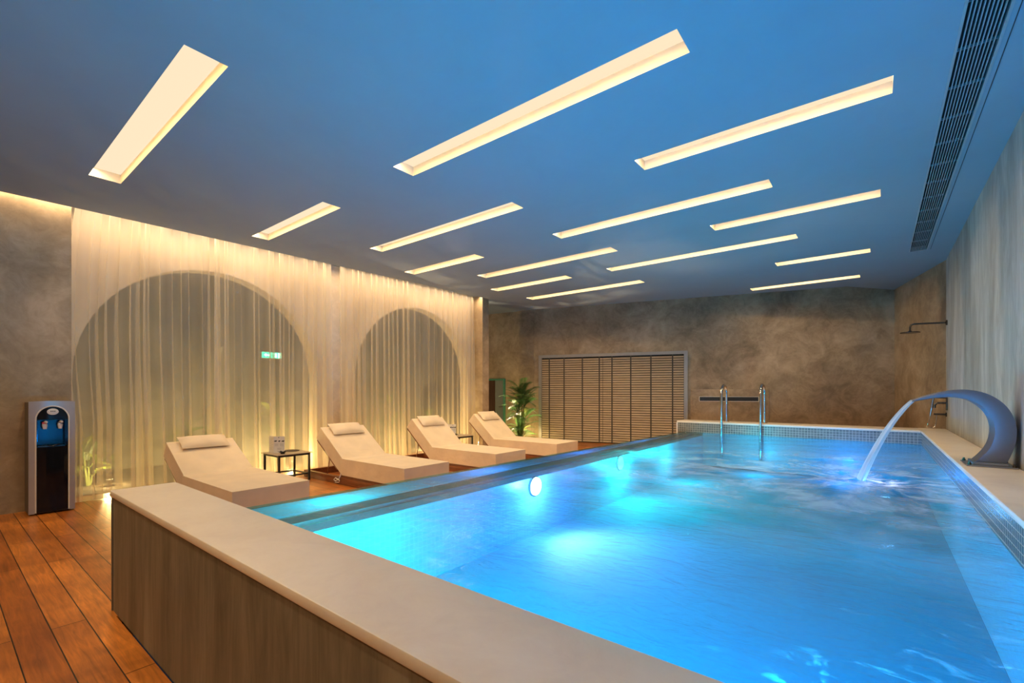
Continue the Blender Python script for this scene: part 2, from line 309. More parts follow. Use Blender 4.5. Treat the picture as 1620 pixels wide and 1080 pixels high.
def jet():
    m, nt, b = mat('smooth_water_jet'); nt.nodes.remove(b); L = nt.links
    tr = N(nt, 'ShaderNodeBsdfTransparent'); tr.inputs[0].default_value = (0.85, 0.95, 1, 1)
    d = N(nt, 'ShaderNodeBsdfTranslucent'); d.inputs[0].default_value = (0.75, 0.88, 1.0, 1)
    d2 = N(nt, 'ShaderNodeBsdfDiffuse'); d2.inputs[0].default_value = (0.75, 0.85, 0.95, 1)
    g = N(nt, 'ShaderNodeBsdfGlossy'); g.inputs['Roughness'].default_value = 0.12
    tc = N(nt, 'ShaderNodeTexCoord'); mp = N(nt, 'ShaderNodeMapping'); mp.inputs['Scale'].default_value = (3, 60, 3); L.new(tc.outputs['Object'], mp.inputs[0])
    n = N(nt, 'ShaderNodeTexNoise', Scale=1.0, Detail=3.0); L.new(mp.outputs[0], n.inputs['Vector'])
    a = N(nt, 'ShaderNodeMixShader'); a.inputs[0].default_value = 0.5; L.new(d.outputs[0], a.inputs[1]); L.new(d2.outputs[0], a.inputs[2])
    r = N(nt, 'ShaderNodeMapRange'); r.inputs[1].default_value = 0.35; r.inputs[2].default_value = 0.65; r.inputs[3].default_value = 0.45; r.inputs[4].default_value = 0.85
    L.new(n.outputs[0], r.inputs[0])
    c = N(nt, 'ShaderNodeMixShader'); L.new(r.outputs[0], c.inputs[0]); L.new(tr.outputs[0], c.inputs[1]); L.new(a.outputs[0], c.inputs[2])
    e = N(nt, 'ShaderNodeMixShader'); e.inputs[0].default_value = 0.14; L.new(c.outputs[0], e.inputs[1]); L.new(g.outputs[0], e.inputs[2])
    L.new(e.outputs[0], nt.nodes['Material Output'].inputs[0]); return m
M['jet'] = jet()
# ------------------------------------------------------------------ mesh helpers
def obj(name, bm, m, parent=None, smooth=False, loc=(0, 0, 0)):
    bmesh.ops.recalc_face_normals(bm, faces=bm.faces)
    me = bpy.data.meshes.new(name); bm.to_mesh(me); bm.free()
    for mm in (m if isinstance(m, (list, tuple)) else [m]): me.materials.append(mm)
    if smooth:
        for p in me.polygons: p.use_smooth = True
        try: me.set_sharp_from_angle(angle=math.radians(40))
        except Exception: pass
    o = bpy.data.objects.new(name, me); COL.objects.link(o); o.location = loc
    if parent: o.parent = parent
    return o
def tag(o, label=None, cat=None, group=None, kind=None):
    if label: o['label'] = label
    if cat: o['category'] = cat
    if group: o['group'] = group
    if kind: o['kind'] = kind
    return o
def thing(name, label, cat, loc=(0, 0, 0), rz=0, group=None):
    o = bpy.data.objects.new(name, None); COL.objects.link(o); o.location = loc; o.rotation_euler = (0, 0, rz)
    o.empty_display_size = 0.1
    return tag(o, label, cat, group)
def copy_tree(o, parent=None):
    c = o.copy(); COL.objects.link(c)
    if parent: c.parent = parent
    for ch in list(o.children): copy_tree(ch, c)
    return c
def struct(name, bm, m, parent=None, smooth=False, label=None):
    o = obj(name, bm, m, parent, smooth)
    if not parent: o['kind'] = 'structure'
    if label: o['label'] = label
    return o
def box(bm, x0, x1, y0, y1, z0, z1, bev=0, mi=0):
    vs = [bm.verts.new(p) for p in ((x0, y0, z0), (x1, y0, z0), (x1, y1, z0), (x0, y1, z0), (x0, y0, z1), (x1, y0, z1), (x1, y1, z1), (x0, y1, z1))]
    fs = [bm.faces.new([vs[i] for i in f]) for f in ((0, 3, 2, 1), (4, 5, 6, 7), (0, 1, 5, 4), (1, 2, 6, 5), (2, 3, 7, 6), (3, 0, 4, 7))]
    for f in fs: f.material_index = mi
    if bev: bmesh.ops.bevel(bm, geom=list({e for f in fs for e in f.edges}), offset=bev, segments=2, profile=0.5, affect='EDGES')
    return vs
def prism(bm, poly, z0, z1, mi=0, bev=0):
    lo = [bm.verts.new((x, y, z0)) for x, y in poly]; hi = [bm.verts.new((x, y, z1)) for x, y in poly]
    fs = [bm.faces.new(list(reversed(lo))), bm.faces.new(hi)]
    n = len(poly)
    for i in range(n): fs.append(bm.faces.new((lo[i], lo[(i+1) % n], hi[(i+1) % n], hi[i])))
    for f in fs: f.material_index = mi
    if bev: bmesh.ops.bevel(bm, geom=list({e for f in fs for e in f.edges}), offset=bev, segments=3, profile=0.5, affect='EDGES')
def extrude_poly(bm, pts3, d):
    """closed planar polygon (3d points) extruded by vector d"""
    a = [bm.verts.new(p) for p in pts3]; b = [bm.verts.new(Vector(p)+Vector(d)) for p in pts3]
    bm.faces.new(a); bm.faces.new(list(reversed(b))); n = len(a)
    for i in range(n): bm.faces.new((a[i], b[i], b[(i+1) % n], a[(i+1) % n]))
def tube(bm, pts, r, seg=10, caps=True):
    pts = [Vector(p) for p in pts]; rs = r if isinstance(r, (list, tuple)) else [r]*len(pts)
    rings = []; up = None
    for i, p in enumerate(pts):
        t = (pts[min(i+1, len(pts)-1)]-pts[max(i-1, 0)]).normalized()
        if up is None:
            up = t.cross(Vector((0, 0, 1)));
            if up.length < 1e-3: up = t.cross(Vector((0, 1, 0)))
            up.normalize()
        else: up = (up - t*up.dot(t)).normalized()
        s = t.cross(up)
        rings.append([bm.verts.new(p+(up*math.cos(2*PI*k/seg)+s*math.sin(2*PI*k/seg))*rs[i]) for k in range(seg)])
    for a, b in zip(rings, rings[1:]):
        for k in range(seg): bm.faces.new((a[k], a[(k+1) % seg], b[(k+1) % seg], b[k]))
    if caps: bm.faces.new(list(reversed(rings[0]))); bm.faces.new(rings[-1])
def lathe(bm, prof, seg=20, c=(0, 0, 0), axis='z'):
    rings = []
    for r, z in prof:
        ring = []
        for k in range(seg):
            x, y = max(r, 1e-4)*math.cos(2*PI*k/seg), max(r, 1e-4)*math.sin(2*PI*k/seg)
            p = (x, y, z) if axis == 'z' else ((z, x, y) if axis == 'x' else (x, z, y))
            ring.append(bm.verts.new(Vector(c)+Vector(p)))
        rings.append(ring)
    for a, b in zip(rings, rings[1:]):
        for k in range(seg): bm.faces.new((a[k], a[(k+1) % seg], b[(k+1) % seg], b[k]))
    bm.faces.new(list(reversed(rings[0]))); bm.faces.new(rings[-1])
B = bmesh.new
# ------------------------------------------------------------------ room
H = 2.88; HU = 2.995; C = 0.606; WZ = 0.43
XR = 0.725                          # right wall
bw = lambda x: 8.98 + 0.28*(x+4.9)  # far wall line
be = lambda x: 8.536 + 0.28*(x+4.236)
xe = lambda y: -6.10 + 0.043*(y-0.4)  # left edge of the lowered ceiling
# floor
bm = B(); box(bm, -6.6, -2.93, -2.4, 11.0, -0.12, 0.0); box(bm, -2.93, XR, -2.4, 0.57, -0.12, 0.0); box(bm, -2.93, XR, 8.5, 11.0, -0.12, 0.0)
struct('floor', bm, M['boards'])
# planted strip behind the curtains
bm = B(); box(bm, -8.6, -6.601, -0.5, 8.3, -0.12, 0.01); struct('floor_garden', bm, M['soil'])
bm = B(); box(bm, -9.2, -6.601, 8.3, 9.2, -0.12, 0.0); struct('floor_alcove', bm, M['boards'])
# lowered ceiling with light recesses (x0, x1, y0, y1)
SLOTS = [(-5.07, -2.785, 0.81, 1.015), (-3.00, -0.771, 2.275, 2.475), (-1.465, 0.070, 3.365, 3.562), (-4.93, -2.685, 3.388, 3.568),
         (-5.60, -4.07, 2.285, 2.470), (-2.875, -0.713, 4.360, 4.548), (-1.405, 0.022, 5.183, 5.380), (-3.070, -0.721, 6.058, 6.240),
         (-1.110, -0.070, 7.245, 7.440), (-1.721, -0.210, 8.775, 8.970), (-5.21, -2.963, 7.010, 7.215), (-5.497, -4.077, 4.370, 4.557),
         (-4.790, -2.570, 5.190, 5.395), (-5.253, -3.733, 6.030, 6.225),
         (-3.3, -1.0, -0.35, -0.15), (-5.4, -3.2, -1.35, -1.15), (-2.3, 0.0, -1.35, -1.15)]  # last three: unseen lights added to brighten the near coping and floor
VX0, VX1, VY0, VY1 = 0.325, 0.480, 0.6, 7.72
bm = B()
holes = SLOTS + [(VX0, VX1, VY0, VY1)]
xs = sorted({-5.6, XR} | {v for s in holes for v in s[:2]} | {-5.58}); ys = sorted({-2.4, 8.0} | {v for s in holes for v in s[2:]})
xs = [x for x in xs if x >= -5.6]
vg = {}
def gv(x, y, z):
    k = (round(x, 4), round(y, 4), round(z, 4))
    if k not in vg: vg[k] = bm.verts.new(k)
    return vg[k]
XL = -5.60
ys_ = [y for y in ys if y <= 8.0]
def inhole(cx, cy): return any(s[0]-1e-6 < cx < s[1]+1e-6 and s[2]-1e-6 < cy < s[3]+1e-6 for s in holes)
for i in range(len(xs)-1):
    for j in range(len(ys_)-1):
        cx, cy = (xs[i]+xs[i+1])/2, (ys_[j]+ys_[j+1])/2
        if inhole(cx, cy): continue
        bm.faces.new([gv(xs[i], ys_[j], H), gv(xs[i+1], ys_[j], H), gv(xs[i+1], ys_[j+1], H), gv(xs[i], ys_[j+1], H)])
# left margin, up to the slanting cove edge
for j in range(len(ys_)-1):
    y0, y1 = ys_[j], ys_[j+1]
    bm.faces.new([gv(xe(y0), y0, H), gv(XL, y0, H), gv(XL, y1, H), gv(xe(y1), y1, H)])
    bm.faces.new([gv(xe(y0), y0, H), gv(xe(y1), y1, H), gv(xe(y1), y1, HU-0.004), gv(xe(y0), y0, HU-0.004)])
# far margin, up to the slanting gap before the far wall; the last recess lies in it
sx0, sx1, sy0, sy1 = SLOTS[9]
far = [(xe(8.0), 8.0), (-5.6, 8.0)] + [(x, 8.0) for x in xs if -5.6 < x < XR] + [(XR, 8.0)]
cuts = sorted(set([p[0] for p in far] + [sx0, sx1, -0.405, 0.23]))
def yfar(x):
    if x < -0.405: return max(be(x), 8.001)
    if x < -0.4049: return be(x)
    if x <= 0.23: return be(-0.405) + (x+0.405)/0.635*(bw(0.23)+0.01-be(-0.405))
    return bw(0.23)+0.01 - (x-0.23)/(XR-0.23)*(bw(0.23)-8.49)
for a, b_ in zip(cuts, cuts[1:]):
    if b_-a < 1e-5: continue
    if a >= sx0-1e-6 and b_ <= sx1+1e-6:
        bm.faces.new([gv(a, 8.0, H), gv(b_, 8.0, H), gv(b_, sy0, H), gv(a, sy0, H)])
        bm.faces.new([gv(a, sy1, H), gv(b_, sy1, H), gv(b_, yfar(b_), H), gv(a, yfar(a), H)])
    else:
        bm.faces.new([gv(a, 8.0, H), gv(b_, 8.0, H), gv(b_, yfar(b_), H), gv(a, yfar(a), H)])
    if b_ <= -0.40:
        bm.faces.new([gv(a, yfar(a), H), gv(b_, yfar(b_), H), gv(b_, yfar(b_), HU-0.004), gv(a, yfar(a), HU-0.004)])
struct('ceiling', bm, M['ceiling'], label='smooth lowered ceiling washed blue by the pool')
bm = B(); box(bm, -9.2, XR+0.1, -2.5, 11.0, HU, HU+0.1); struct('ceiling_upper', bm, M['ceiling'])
# walls
bm = B(); prism(bm, [(XR, -2.4), (XR+0.15, -2.4), (XR+0.15, 8.5), (XR, 8.5)], 0, HU); struct('wall_right', bm, M['plaster_grey'])
bm = B(); prism(bm, [(XR, 8.5), (XR+0.15, 8.5), (0.40, bw(0.23)+0.1), (0.231, bw(0.231)), ], 0, HU); struct('wall_shower', bm, M['plaster_back'])
bm = B(); prism(bm, [(-6.18, bw(-6.18)), (0.231, bw(0.231)), (0.231, bw(0.231)+0.15), (-6.18, bw(-6.18)+0.2)], 0, HU); struct('wall_back', bm, M['plaster_back'])
bm = B(); prism(bm, [(-9.2, 8.29), (-6.184, 8.62), (-6.184, 8.82), (-9.2, 8.49)], 0, HU); struct('wall_alcove', bm, M['plaster_back'])
bm = B(); box(bm, -9.2, XR, -2.55, -2.4, 0, HU); struct('wall_front', bm, M['plaster'])
bm = B(); box(bm, -6.60, -6.16, -2.4, 0.86, 0, HU); struct('wall_left', bm, M['plaster'])
# arcade wall with two arches
def arcade():
    bm = B(); x0, x1 = -6.62, -6.40; y0, y1 = 0.862, 6.74
    A = [(2.20, 1.30, 1.28), (5.40, 1.27, 1.32)]   # centre y, radius, springing z
    pts = []   # section outline in (y, z), going round the openings from the floor
    pts.append((y0, 0))
    for cy, R, zs in A:
        pts.append((cy-R, 0))
        n = 32
        for k in range(n+1):
            t = PI-PI*k/n; pts.append((cy+R*math.cos(t), zs+R*math.sin(t)))
        pts.append((cy+R, 0))
    pts += [(y1, 0)]
    top = HU
    # vertical strips between outline and the top
    def strip(x):
        row = []
        for (y, z) in pts: row.append((bm.verts.new((x, y, z)), bm.verts.new((x, y, top))))
        return row
    f, g = strip(x1), strip(x0)
    for i in range(len(pts)-1):
        if abs(pts[i][0]-pts[i+1][0]) > 1e-6:
            for s in (f, g): bm.faces.new((s[i][0], s[i+1][0], s[i+1][1], s[i][1]))
        bm.faces.new((f[i][0], g[i][0], g[i+1][0], f[i+1][0]))
    bm.faces.new((f[0][0], f[0][1], g[0][1], g[0][0])); bm.faces.new((f[-1][0], g[-1][0], g[-1][1], f[-1][1]))
    return bm
struct('wall_arcade', arcade(), M['arcade'])
bm = B(); box(bm, -6.62, -6.08, 6.745, 6.93, 0, HU); struct('wall_pier', bm, M['plaster'])
# garden far wall with a small arched opening
def garden_wall():
    bm = B(); cy, R, zs = 7.62, 0.46, 0.90; x1 = -8.4
    pts = [(-0.5, 0), (cy-R, 0)] + [(cy+R*math.cos(PI-PI*k/16), zs+R*math.sin(PI-PI*k/16)) for k in range(17)] + [(cy+R, 0), (8.28, 0)]
    for x in (x1, x1-0.18):
        row = [(bm.verts.new((x, y, z)), bm.verts.new((x, y, HU))) for y, z in pts]
        for i in range(len(pts)-1):
            if abs(pts[i][0]-pts[i+1][0]) > 1e-6: bm.faces.new((row[i][0], row[i+1][0], row[i+1][1], row[i][1]))
        if x == x1: f = row
        else: g = row
    for i in range(len(pts)-1): bm.faces.new((f[i][0], g[i][0], g[i+1][0], f[i+1][0]))
    return bm
struct('wall_garden', garden_wall(), M['garden_wall'])
bm = B(); box(bm, -9.2, -9.1, -0.5, 8.28, 0, HU); struct('wall_garden_far', bm, M['void'])
bm = B(); box(bm, -9.1, -6.62, -0.62, -0.5, 0, HU); struct('wall_garden_near', bm, M['garden_wall'])
# ------------------------------------------------------------------ far-wall shutter door
def on_back(x, off=0.0):
    n = Vector((0.28, -1, 0)).normalized(); return Vector((x, bw(x), 0)) + n*off
t_dir = Vector((1, 0.28, 0)).normalized()
def frame_obj(name, label, cat, x, off, group=None, kind=None):
    o = bpy.data.objects.new(name, None); COL.objects.link(o); p = on_back(x, off)
    o.location = p; o.rotation_euler = (0, 0, math.atan(0.28)); o.empty_display_size = 0.1
    tag(o, label, cat, group, kind); return o
LW = (Vector((-3.005, bw(-3.005), 0))-Vector((-6.062, bw(-6.062), 0))).length
sh = frame_obj('shutter_door', 'wide beige slatted shutter across the far wall in a grey frame', 'shutter', -6.062, 0.002)
bm = B()
box(bm, 0, 0.07, -0.045, 0.0, 0, 1.935); box(bm, LW-0.07, LW, -0.045, 0.0, 0, 1.935); box(bm, 0.07, LW-0.07, -0.045, 0.0, 1.87, 1.935)
obj('frame', bm, M['frame_grey'], sh)
bm = B(); box(bm, 0.07, LW-0.07, -0.004, 0.0, 0, 1.87); obj('backing', bm, M['void'], sh)
mid = LW*0.46
for k, (a, b_) in enumerate(((0.075, mid-0.004), (mid+0.004, LW-0.075))):
    bm = B(); n = 37
    for i in range(n):
        z = 0.02 + i*(1.83/n)
        vs = [(a, -0.030, z), (a, -0.008, z+0.012), (a, -0.006, z+0.036), (a, -0.028, z+0.026)]
        extrude_poly(bm, [(a, -0.031, z), (a, -0.024, z), (a, -0.010, z+0.036), (a, -0.017, z+0.037)], (b_-a, 0, 0))
    pn = obj('slat_panel', bm, M['slat'], sh)
    tp = [0.045, 0.14, 0.245, 0.36] if False else ([0.13, 0.38, 0.68, 0.95] if k == 0 else [0.12, 0.36, 0.61, 0.87])
    for q in tp:
        bm = B(); x = a+(b_-a)*q; box(bm, x-0.013, x+0.013, -0.0345, -0.032, 0.01, 1.865); obj('ladder_tape', bm, M['tape'], pn)
# recessed service panel with a linear grille in the far wall
pn = frame_obj('service_panel', 'low brown plaster service panel on the far wall behind the handrails', 'wall panel', -3.0+0.03, 0.0)
import_x = lambda x: (x-(-2.97))/t_dir.x
bm = B(); box(bm, 0.02, import_x(-1.62), -0.035, 0.0, 0, 1.155, 0.004); obj('panel', bm, M['plaster_back'], pn)
gr = frame_obj('air_grille', 'narrow dark air grille with pale frame in the low panel behind the handrails', 'air grille', -2.80, 0.036)
g1 = import_x(-1.78)-import_x(-2.80)
bm = B()
box(bm, 0, g1, -0.008, 0, 1.005, 1.013); box(bm, 0, g1, -0.008, 0, 0.917, 0.925); box(bm, 0, 0.01, -0.008, 0, 0.925, 1.005); box(bm, g1-0.01, g1, -0.008, 0, 0.925, 1.005)
obj('frame', bm, M['white_trim'], gr)
bm = B(); box(bm, 0.01, g1-0.01, -0.002, 0, 0.925, 1.005)
for i in range(5): box(bm, 0.01, g1-0.01, -0.006, -0.003, 0.935+i*0.014, 0.940+i*0.014)
obj('slats', bm, M['grille_dark'], gr)
# door in the alcove
def alc(x): return 8.29 + (x+9.2)*(0.33/3.016)
dr = bpy.data.objects.new('door_1', None); COL.objects.link(dr); dr.location = (-7.75, alc(-7.75)-0.002, 0); dr.rotation_euler = (0, 0, math.atan(0.33/3.016)); dr['kind'] = 'structure'
dr['label'] = 'dark door in the alcove behind the last lounger'
bm = B(); box(bm, 0, 0.04, -0.05, 0, 0, 1.42); box(bm, 0.76, 0.80, -0.05, 0, 0, 1.42); box(bm, 0.04, 0.76, -0.05, 0, 1.38, 1.42); obj('door_frame', bm, M['green_lit'], dr)
bm = B(); box(bm, 0.04, 0.50, -0.02, 0, 0, 1.38); obj('door_leaf', bm, M['door'], dr)
bm = B(); box(bm, 0.51, 0.76, -0.015, 0, 0, 1.38); obj('side_panel', bm, M['ledge_grey'], dr)
bm = B(); tube(bm, [(0.72, -0.015, 0.75), (0.72, -0.05, 0.75), (0.64, -0.05, 0.75)], 0.008, 8); obj('door_handle', bm, M['chrome'], dr)
# ------------------------------------------------------------------ recessed ceiling lights
SL_LABEL = ['widest strip light in the ceiling, upper left above the near lounger', 'long strip light at the top centre, nearest the camera over the pool',
 'strip light right of the top centre one, ending near the air grille', 'strip light over the lounger feet, just left of the ceiling centre',
 'short strip light beside the curtain above the nearest lounger', 'long strip light over the pool at the middle of the ceiling',
 'strip light near the air grille, second from the camera on that side', 'very long strip light over the far half of the pool',
 'short strip light toward the right wall, third along the air grille', 'last strip light over the pool, closest to the dark far wall',
 'farthest strip light on the curtain side, in front of the far wall', 'short strip light beside the far curtain, second along the curtains',
 'mid-length strip light between the curtain side and the pool, fourth row', 'short strip light before the pier, third along the curtain side',
 'strip light added just behind the camera to light the near deck', 'strip light added behind the camera on the curtain side', 'strip light added behind the camera nearest the right wall']
for (x0, x1, y0, y1), lb in zip(SLOTS, SL_LABEL):
    cx, cy = (x0+x1)/2, (y0+y1)/2; hx, hy = (x1-x0)/2, (y1-y0)/2; D = 0.075
    t = thing('recessed_strip_light', 'recessed ' + lb, 'ceiling light', (cx, cy, H), 0, 'recessed strip lights in the ceiling')
    bm = B()
    a = [bm.verts.new((sx*hx, sy*hy, 0)) for sx, sy in ((-1, -1), (1, -1), (1, 1), (-1, 1))]
    b_ = [bm.verts.new((sx*hx, sy*hy, D)) for sx, sy in ((-1, -1), (1, -1), (1, 1), (-1, 1))]
    for i in range(4): bm.faces.new((a[i], a[(i+1) % 4], b_[(i+1) % 4], b_[i]))
    obj('recess_frame', bm, M['cream'], t)
    bm = B(); box(bm, -hx, hx, -hy, hy, D, D+0.01); obj('diffuser', bm, M['slot_led'], t)
    area('recess_led', (cx, y0+0.015, H+0.068), (x1-x0-0.02, 0.022), (10.5 if y0 > 0 else 11)*(x1-x0), WARM, (0, 0, 0), 175)
# ceiling air grille
ag = thing('ceiling_air_grille', 'long dark linear air grille in the ceiling beside the right wall', 'air grille', (VX0, VY0, H))
LX, LY = VX1-VX0, VY1-VY0
bm = B(); box(bm, 0, LX, 0, LY, 0.05, 0.055); obj('backing', bm, M['void'], ag)
bm = B(); box(bm, -0.012, 0, -0.01, LY+0.01, -0.004, 0.05); box(bm, LX, LX+0.012, -0.01, LY+0.01, -0.004, 0.05); box(bm, 0, LX, -0.01, 0, -0.004, 0.05); box(bm, 0, LX, LY, LY+0.01, -0.004, 0.05); obj('frame', bm, M['grille_bar'], ag)
bm = B()
for i in range(9): x = LX*(i+1)/10; box(bm, x-0.0022, x+0.0022, 0, LY, -0.001, 0.014)
obj('long_bars', bm, M['grille_bar'], ag)
for i in range(1, 18): bm = B(); y = LY*i/18; box(bm, 0, LX, y-0.003, y+0.003, 0.016, 0.03); obj('cross_bar', bm, M['grille_bar'], ag)
bm = B(); box(bm, 0.515, 0.519, -2, 7.74, H-0.0025, H+0.001); struct('trim_1', bm, M['grille_dark'])
# ------------------------------------------------------------------ pool
XP = XR-0.004
pool = thing('swimming_pool', 'raised swimming pool with pale stone coping, brown plaster sides and mosaic band', 'pool')
XI, XO = 0.45, -3.03
oy = lambda y: -2.918+0.043*y
yf = lambda x: 8.06 - 0.045*(x+2.72)         # inner face of far wall
# near wall
bm = B(); box(bm, XO+0.012, XP, 0.575, 0.83, 0, C-0.032); obj('near_wall', bm, M['plaster_pool'], pool)
bm = B(); box(bm, XO-0.004, XO+0.011, 0.570, 0.585, 0, C-0.034); obj('corner_trim', bm, M['trim_grey'], pool)
def capz(): return C-0.032
bm = B(); box(bm, XO, XP, 0.562, 0.845, capz(), C, 0.007); obj('near_coping', bm, M['stone'], pool, True)
# right wall and coping
bm = B(); box(bm, XI, XP, 0.846, 8.49, -0.02, capz()); obj('right_wall', bm, M['plaster_pool'], pool)
bm = B(); box(bm, XI-0.012, XP, 0.846, 8.49, capz(), C, 0.006); obj('right_coping', bm, M['stone'], pool, True)
# far wall and coping
bm = B(); prism(bm, [(-2.71, yf(-2.72)), (XI-0.001, yf(XI)), (XI-0.001, 8.42), (-2.71, 8.46)], -0.02, capz()); obj('far_wall', bm, M['plaster_pool'], pool)
bm = B(); prism(bm, [(-2.73, yf(-2.72)-0.012), (XI-0.013, yf(XI)-0.012), (XI-0.013, 8.44), (-2.73, 8.48)], capz(), C, bev=0.005); obj('far_coping', bm, M['stone'], pool, True)
bm = B(); box(bm, -2.735, -2.711, yf(-2.72)-0.015, yf(-2.72)+0.02, 0.30, capz()); obj('end_trim', bm, M['white_trim'], pool)
# mosaic band above the water and basin lining below
bm = B(); box(bm, XI-0.008, XI-0.0005, 0.846, yf(XI)-0.009, WZ-0.01, capz()-0.001); obj('right_mosaic_band', bm, M['mosaic'], pool)
bm = B(); prism(bm, [(-2.70, yf(-2.72)-0.010), (XI-0.0005, yf(XI)-0.010), (XI-0.0005, yf(XI)-0.0005), (-2.70, yf(-2.72)-0.0005)], WZ-0.01, capz()-0.001); obj('far_mosaic_band', bm, M['mosaic'], pool)
bm = B(); box(bm, XI-0.010, XI-0.0005, 0.846, yf(XI)-0.009, -0.118, WZ-0.011); obj('right_basin_lining', bm, M['basin_wall'], pool)
bm = B(); prism(bm, [(-2.29, yf(-2.3)-0.012), (XI-0.0005, yf(XI)-0.012), (XI-0.0005, yf(XI)-0.0005), (-2.29, yf(-2.3)-0.0005)], -0.118, WZ-0.011); obj('far_basin_lining', bm, M['basin_wall'], pool)
bm = B(); box(bm, -2.29, XI-0.011, 0.831, 0.842, -0.118, capz()-0.001); obj('near_basin_lining', bm, M['basin_wall'], pool)
bm = B(); box(bm, -2.30, XI-0.011, 0.843, 7.93, -0.13, -0.118); obj('basin_floor', bm, M['basin_floor'], pool)
# left wall with overflow edge: weir top, grey gutter stone, pale inner step
yN = 0.846
bm = B(); prism(bm, [(oy(yN)+0.012, yN), (-2.565, yN), (-2.565, 8.03), (oy(8.03)+0.012, 8.03)], WZ-0.024, WZ-0.012); obj('overflow_weir', bm, M['weir'], pool)
bm = B(); prism(bm, [(oy(yN), yN), (oy(yN)+0.011, yN), (oy(8.03)+0.011, 8.03), (oy(8.03), 8.03)], 0, WZ-0.012); obj('outer_panel', bm, M['plaster_pool'], pool)
bm = B(); box(bm, -2.86, -2.305, yN, 7.9, 0.002, 0.012); obj('gutter_floor', bm, M['basin_floor'], pool)
bm = B(); box(bm, -2.5645, -2.430, yN, 8.03, WZ-0.05, WZ-0.03); obj('gutter_stone', bm, M['ledge_grey'], pool)
bm = B(); box(bm, -2.330, -2.291, yN, 8.03, -0.118, WZ-0.055); box(bm, -2.4295, -2.331, yN, 8.03, WZ-0.075, WZ-0.055); obj('inner_step', bm, M['basin_wall'], pool)
# water
bm = B(); nx, ny = 60, 120
grid = []
for i in range(nx+1):
    row = []
    for j in range(ny+1):
        y = 0.8465 + (7.995-0.8465)*j/ny
        xa, xb = oy(y)-0.004, XI-0.0105; x = xa+(xb-xa)*i/nx
        yy = min(y, yf(x)-0.013); r = math.hypot(x-HIT[0], yy-HIT[1])
        fall = min(1, max(0, (x-xa)/0.4))*min(1, max(0, (xb-x)/0.12))
        z = WZ + fall*(0.012*math.exp(-r*1.4)*math.cos(r*16) + 0.003*math.sin(7*x+4*yy)+0.002*math.sin(11*yy-5*x))
        row.append(bm.verts.new((x, yy, z)))
    grid.append(row)
for i in range(nx):
    for j in range(ny): bm.faces.new((grid[i][j], grid[i+1][j], grid[i+1][j+1], grid[i][j+1]))
wt = obj('pool_water', bm, M['water'], None, True); tag(wt, 'rippling turquoise blue pool water with white foam streaks', 'water')
# underwater lamps
for (y, m, lb) in ((3.20, 'lamp_white', 'white glowing underwater lamp at the lounger side of the pool'), (4.85, 'lamp_cyan', 'cyan glowing underwater lamp farther along the lounger side')):
    t = thing('underwater_lamp', lb, 'pool light', (-2.29, y, 0.30), 0, 'underwater lamps')
    bm = B(); lathe(bm, [(0.085, 0.0), (0.085, 0.012), (0.078, 0.016), (0.078, 0.0)], 24, axis='x'); obj('lamp_ring', bm, M['chrome'], t, True)
    bm = B(); lathe(bm, [(0.076, 0.004), (0.074, 0.020), (0.04, 0.034), (0.001, 0.038)], 20, axis='x'); obj('lens', bm, M[m], t, True)
# handrails
for x, lb in ((-1.972, 'polished steel pool handrail nearer the shutter'), (-1.409, 'polished steel pool handrail farther from the shutter')):
    t = thing('pool_handrail', lb, 'handrail', (x, 7.93, 0), 0, 'pool handrails')
    R = 0.155; zt = 1.06
    pts = [(0, 0, 0.05), (0, 0, 0.5), (0, 0, zt-0.02)] + [(0.0, R-R*math.cos(PI*k/12), zt+R*math.sin(PI*k/12)) for k in range(13)] + [(0.0, 2*R, 0.8), (0.0, 2*R, C+0.002)]
    bm = B(); tube(bm, pts, 0.021, 14); obj('rail', bm, M['chrome'], t, True)
    bm = B(); lathe(bm, [(0.045, 0), (0.045, 0.008), (0.024, 0.016)], 20, (0.0, 2*R, C)); obj('flange', bm, M['chrome'], t, True)
# ------------------------------------------------------------------ fountain
FY0, FY1 = 4.33, 4.56
ft = thing('swan_neck_fountain', 'curved grey steel waterfall fountain on the right coping, bent over the pool', 'fountain', (0, 0, 0))
outer = [(0.195, 1.040), (0.235, 1.062), (0.30, 1.088), (0.38, 1.112), (0.46, 1.122), (0.54, 1.108), (0.61, 1.068), (0.665, 1.005), (0.698, 0.925), (0.708, 0.84), (0.700, 0.76), (0.682, 0.69), (0.66, 0.625)]
inner = [(0.190, 1.030), (0.235, 1.040), (0.30, 1.056), (0.375, 1.066), (0.44, 1.062), (0.50, 1.040), (0.548, 1.003), (0.585, 0.948), (0.603, 0.885), (0.605, 0.825), (0.592, 0.755), (0.560, 0.688), (0.505, 0.625)]
bm = B(); rows = []
n = len(outer)
for i in range(n):
    k = i/(n-1); hw = 0.095+0.02*math.sin(PI*k); cy = (FY0+FY1)/2
    rows.append([bm.verts.new((outer[i][0], cy-hw, outer[i][1])), bm.verts.new((outer[i][0], cy+hw, outer[i][1])),
                 bm.verts.new((inner[i][0], cy+hw, inner[i][1])), bm.verts.new((inner[i][0], cy-hw, inner[i][1]))])
for a, b_ in zip(rows, rows[1:]):
    for k in range(4): bm.faces.new((a[k], a[(k+1) % 4], b_[(k+1) % 4], b_[k]))
bm.faces.new(rows[0]); bm.faces.new(list(reversed(rows[-1])))
o = obj('blade', bm, M['steel_grey'], ft, True)
md = o.modifiers.new('sub', 'SUBSURF'); md.levels = 2; md.render_levels = 2
for e in o.data.edges:
    pass
cr = o.data.attributes.new('crease_edge', 'FLOAT', 'EDGE')
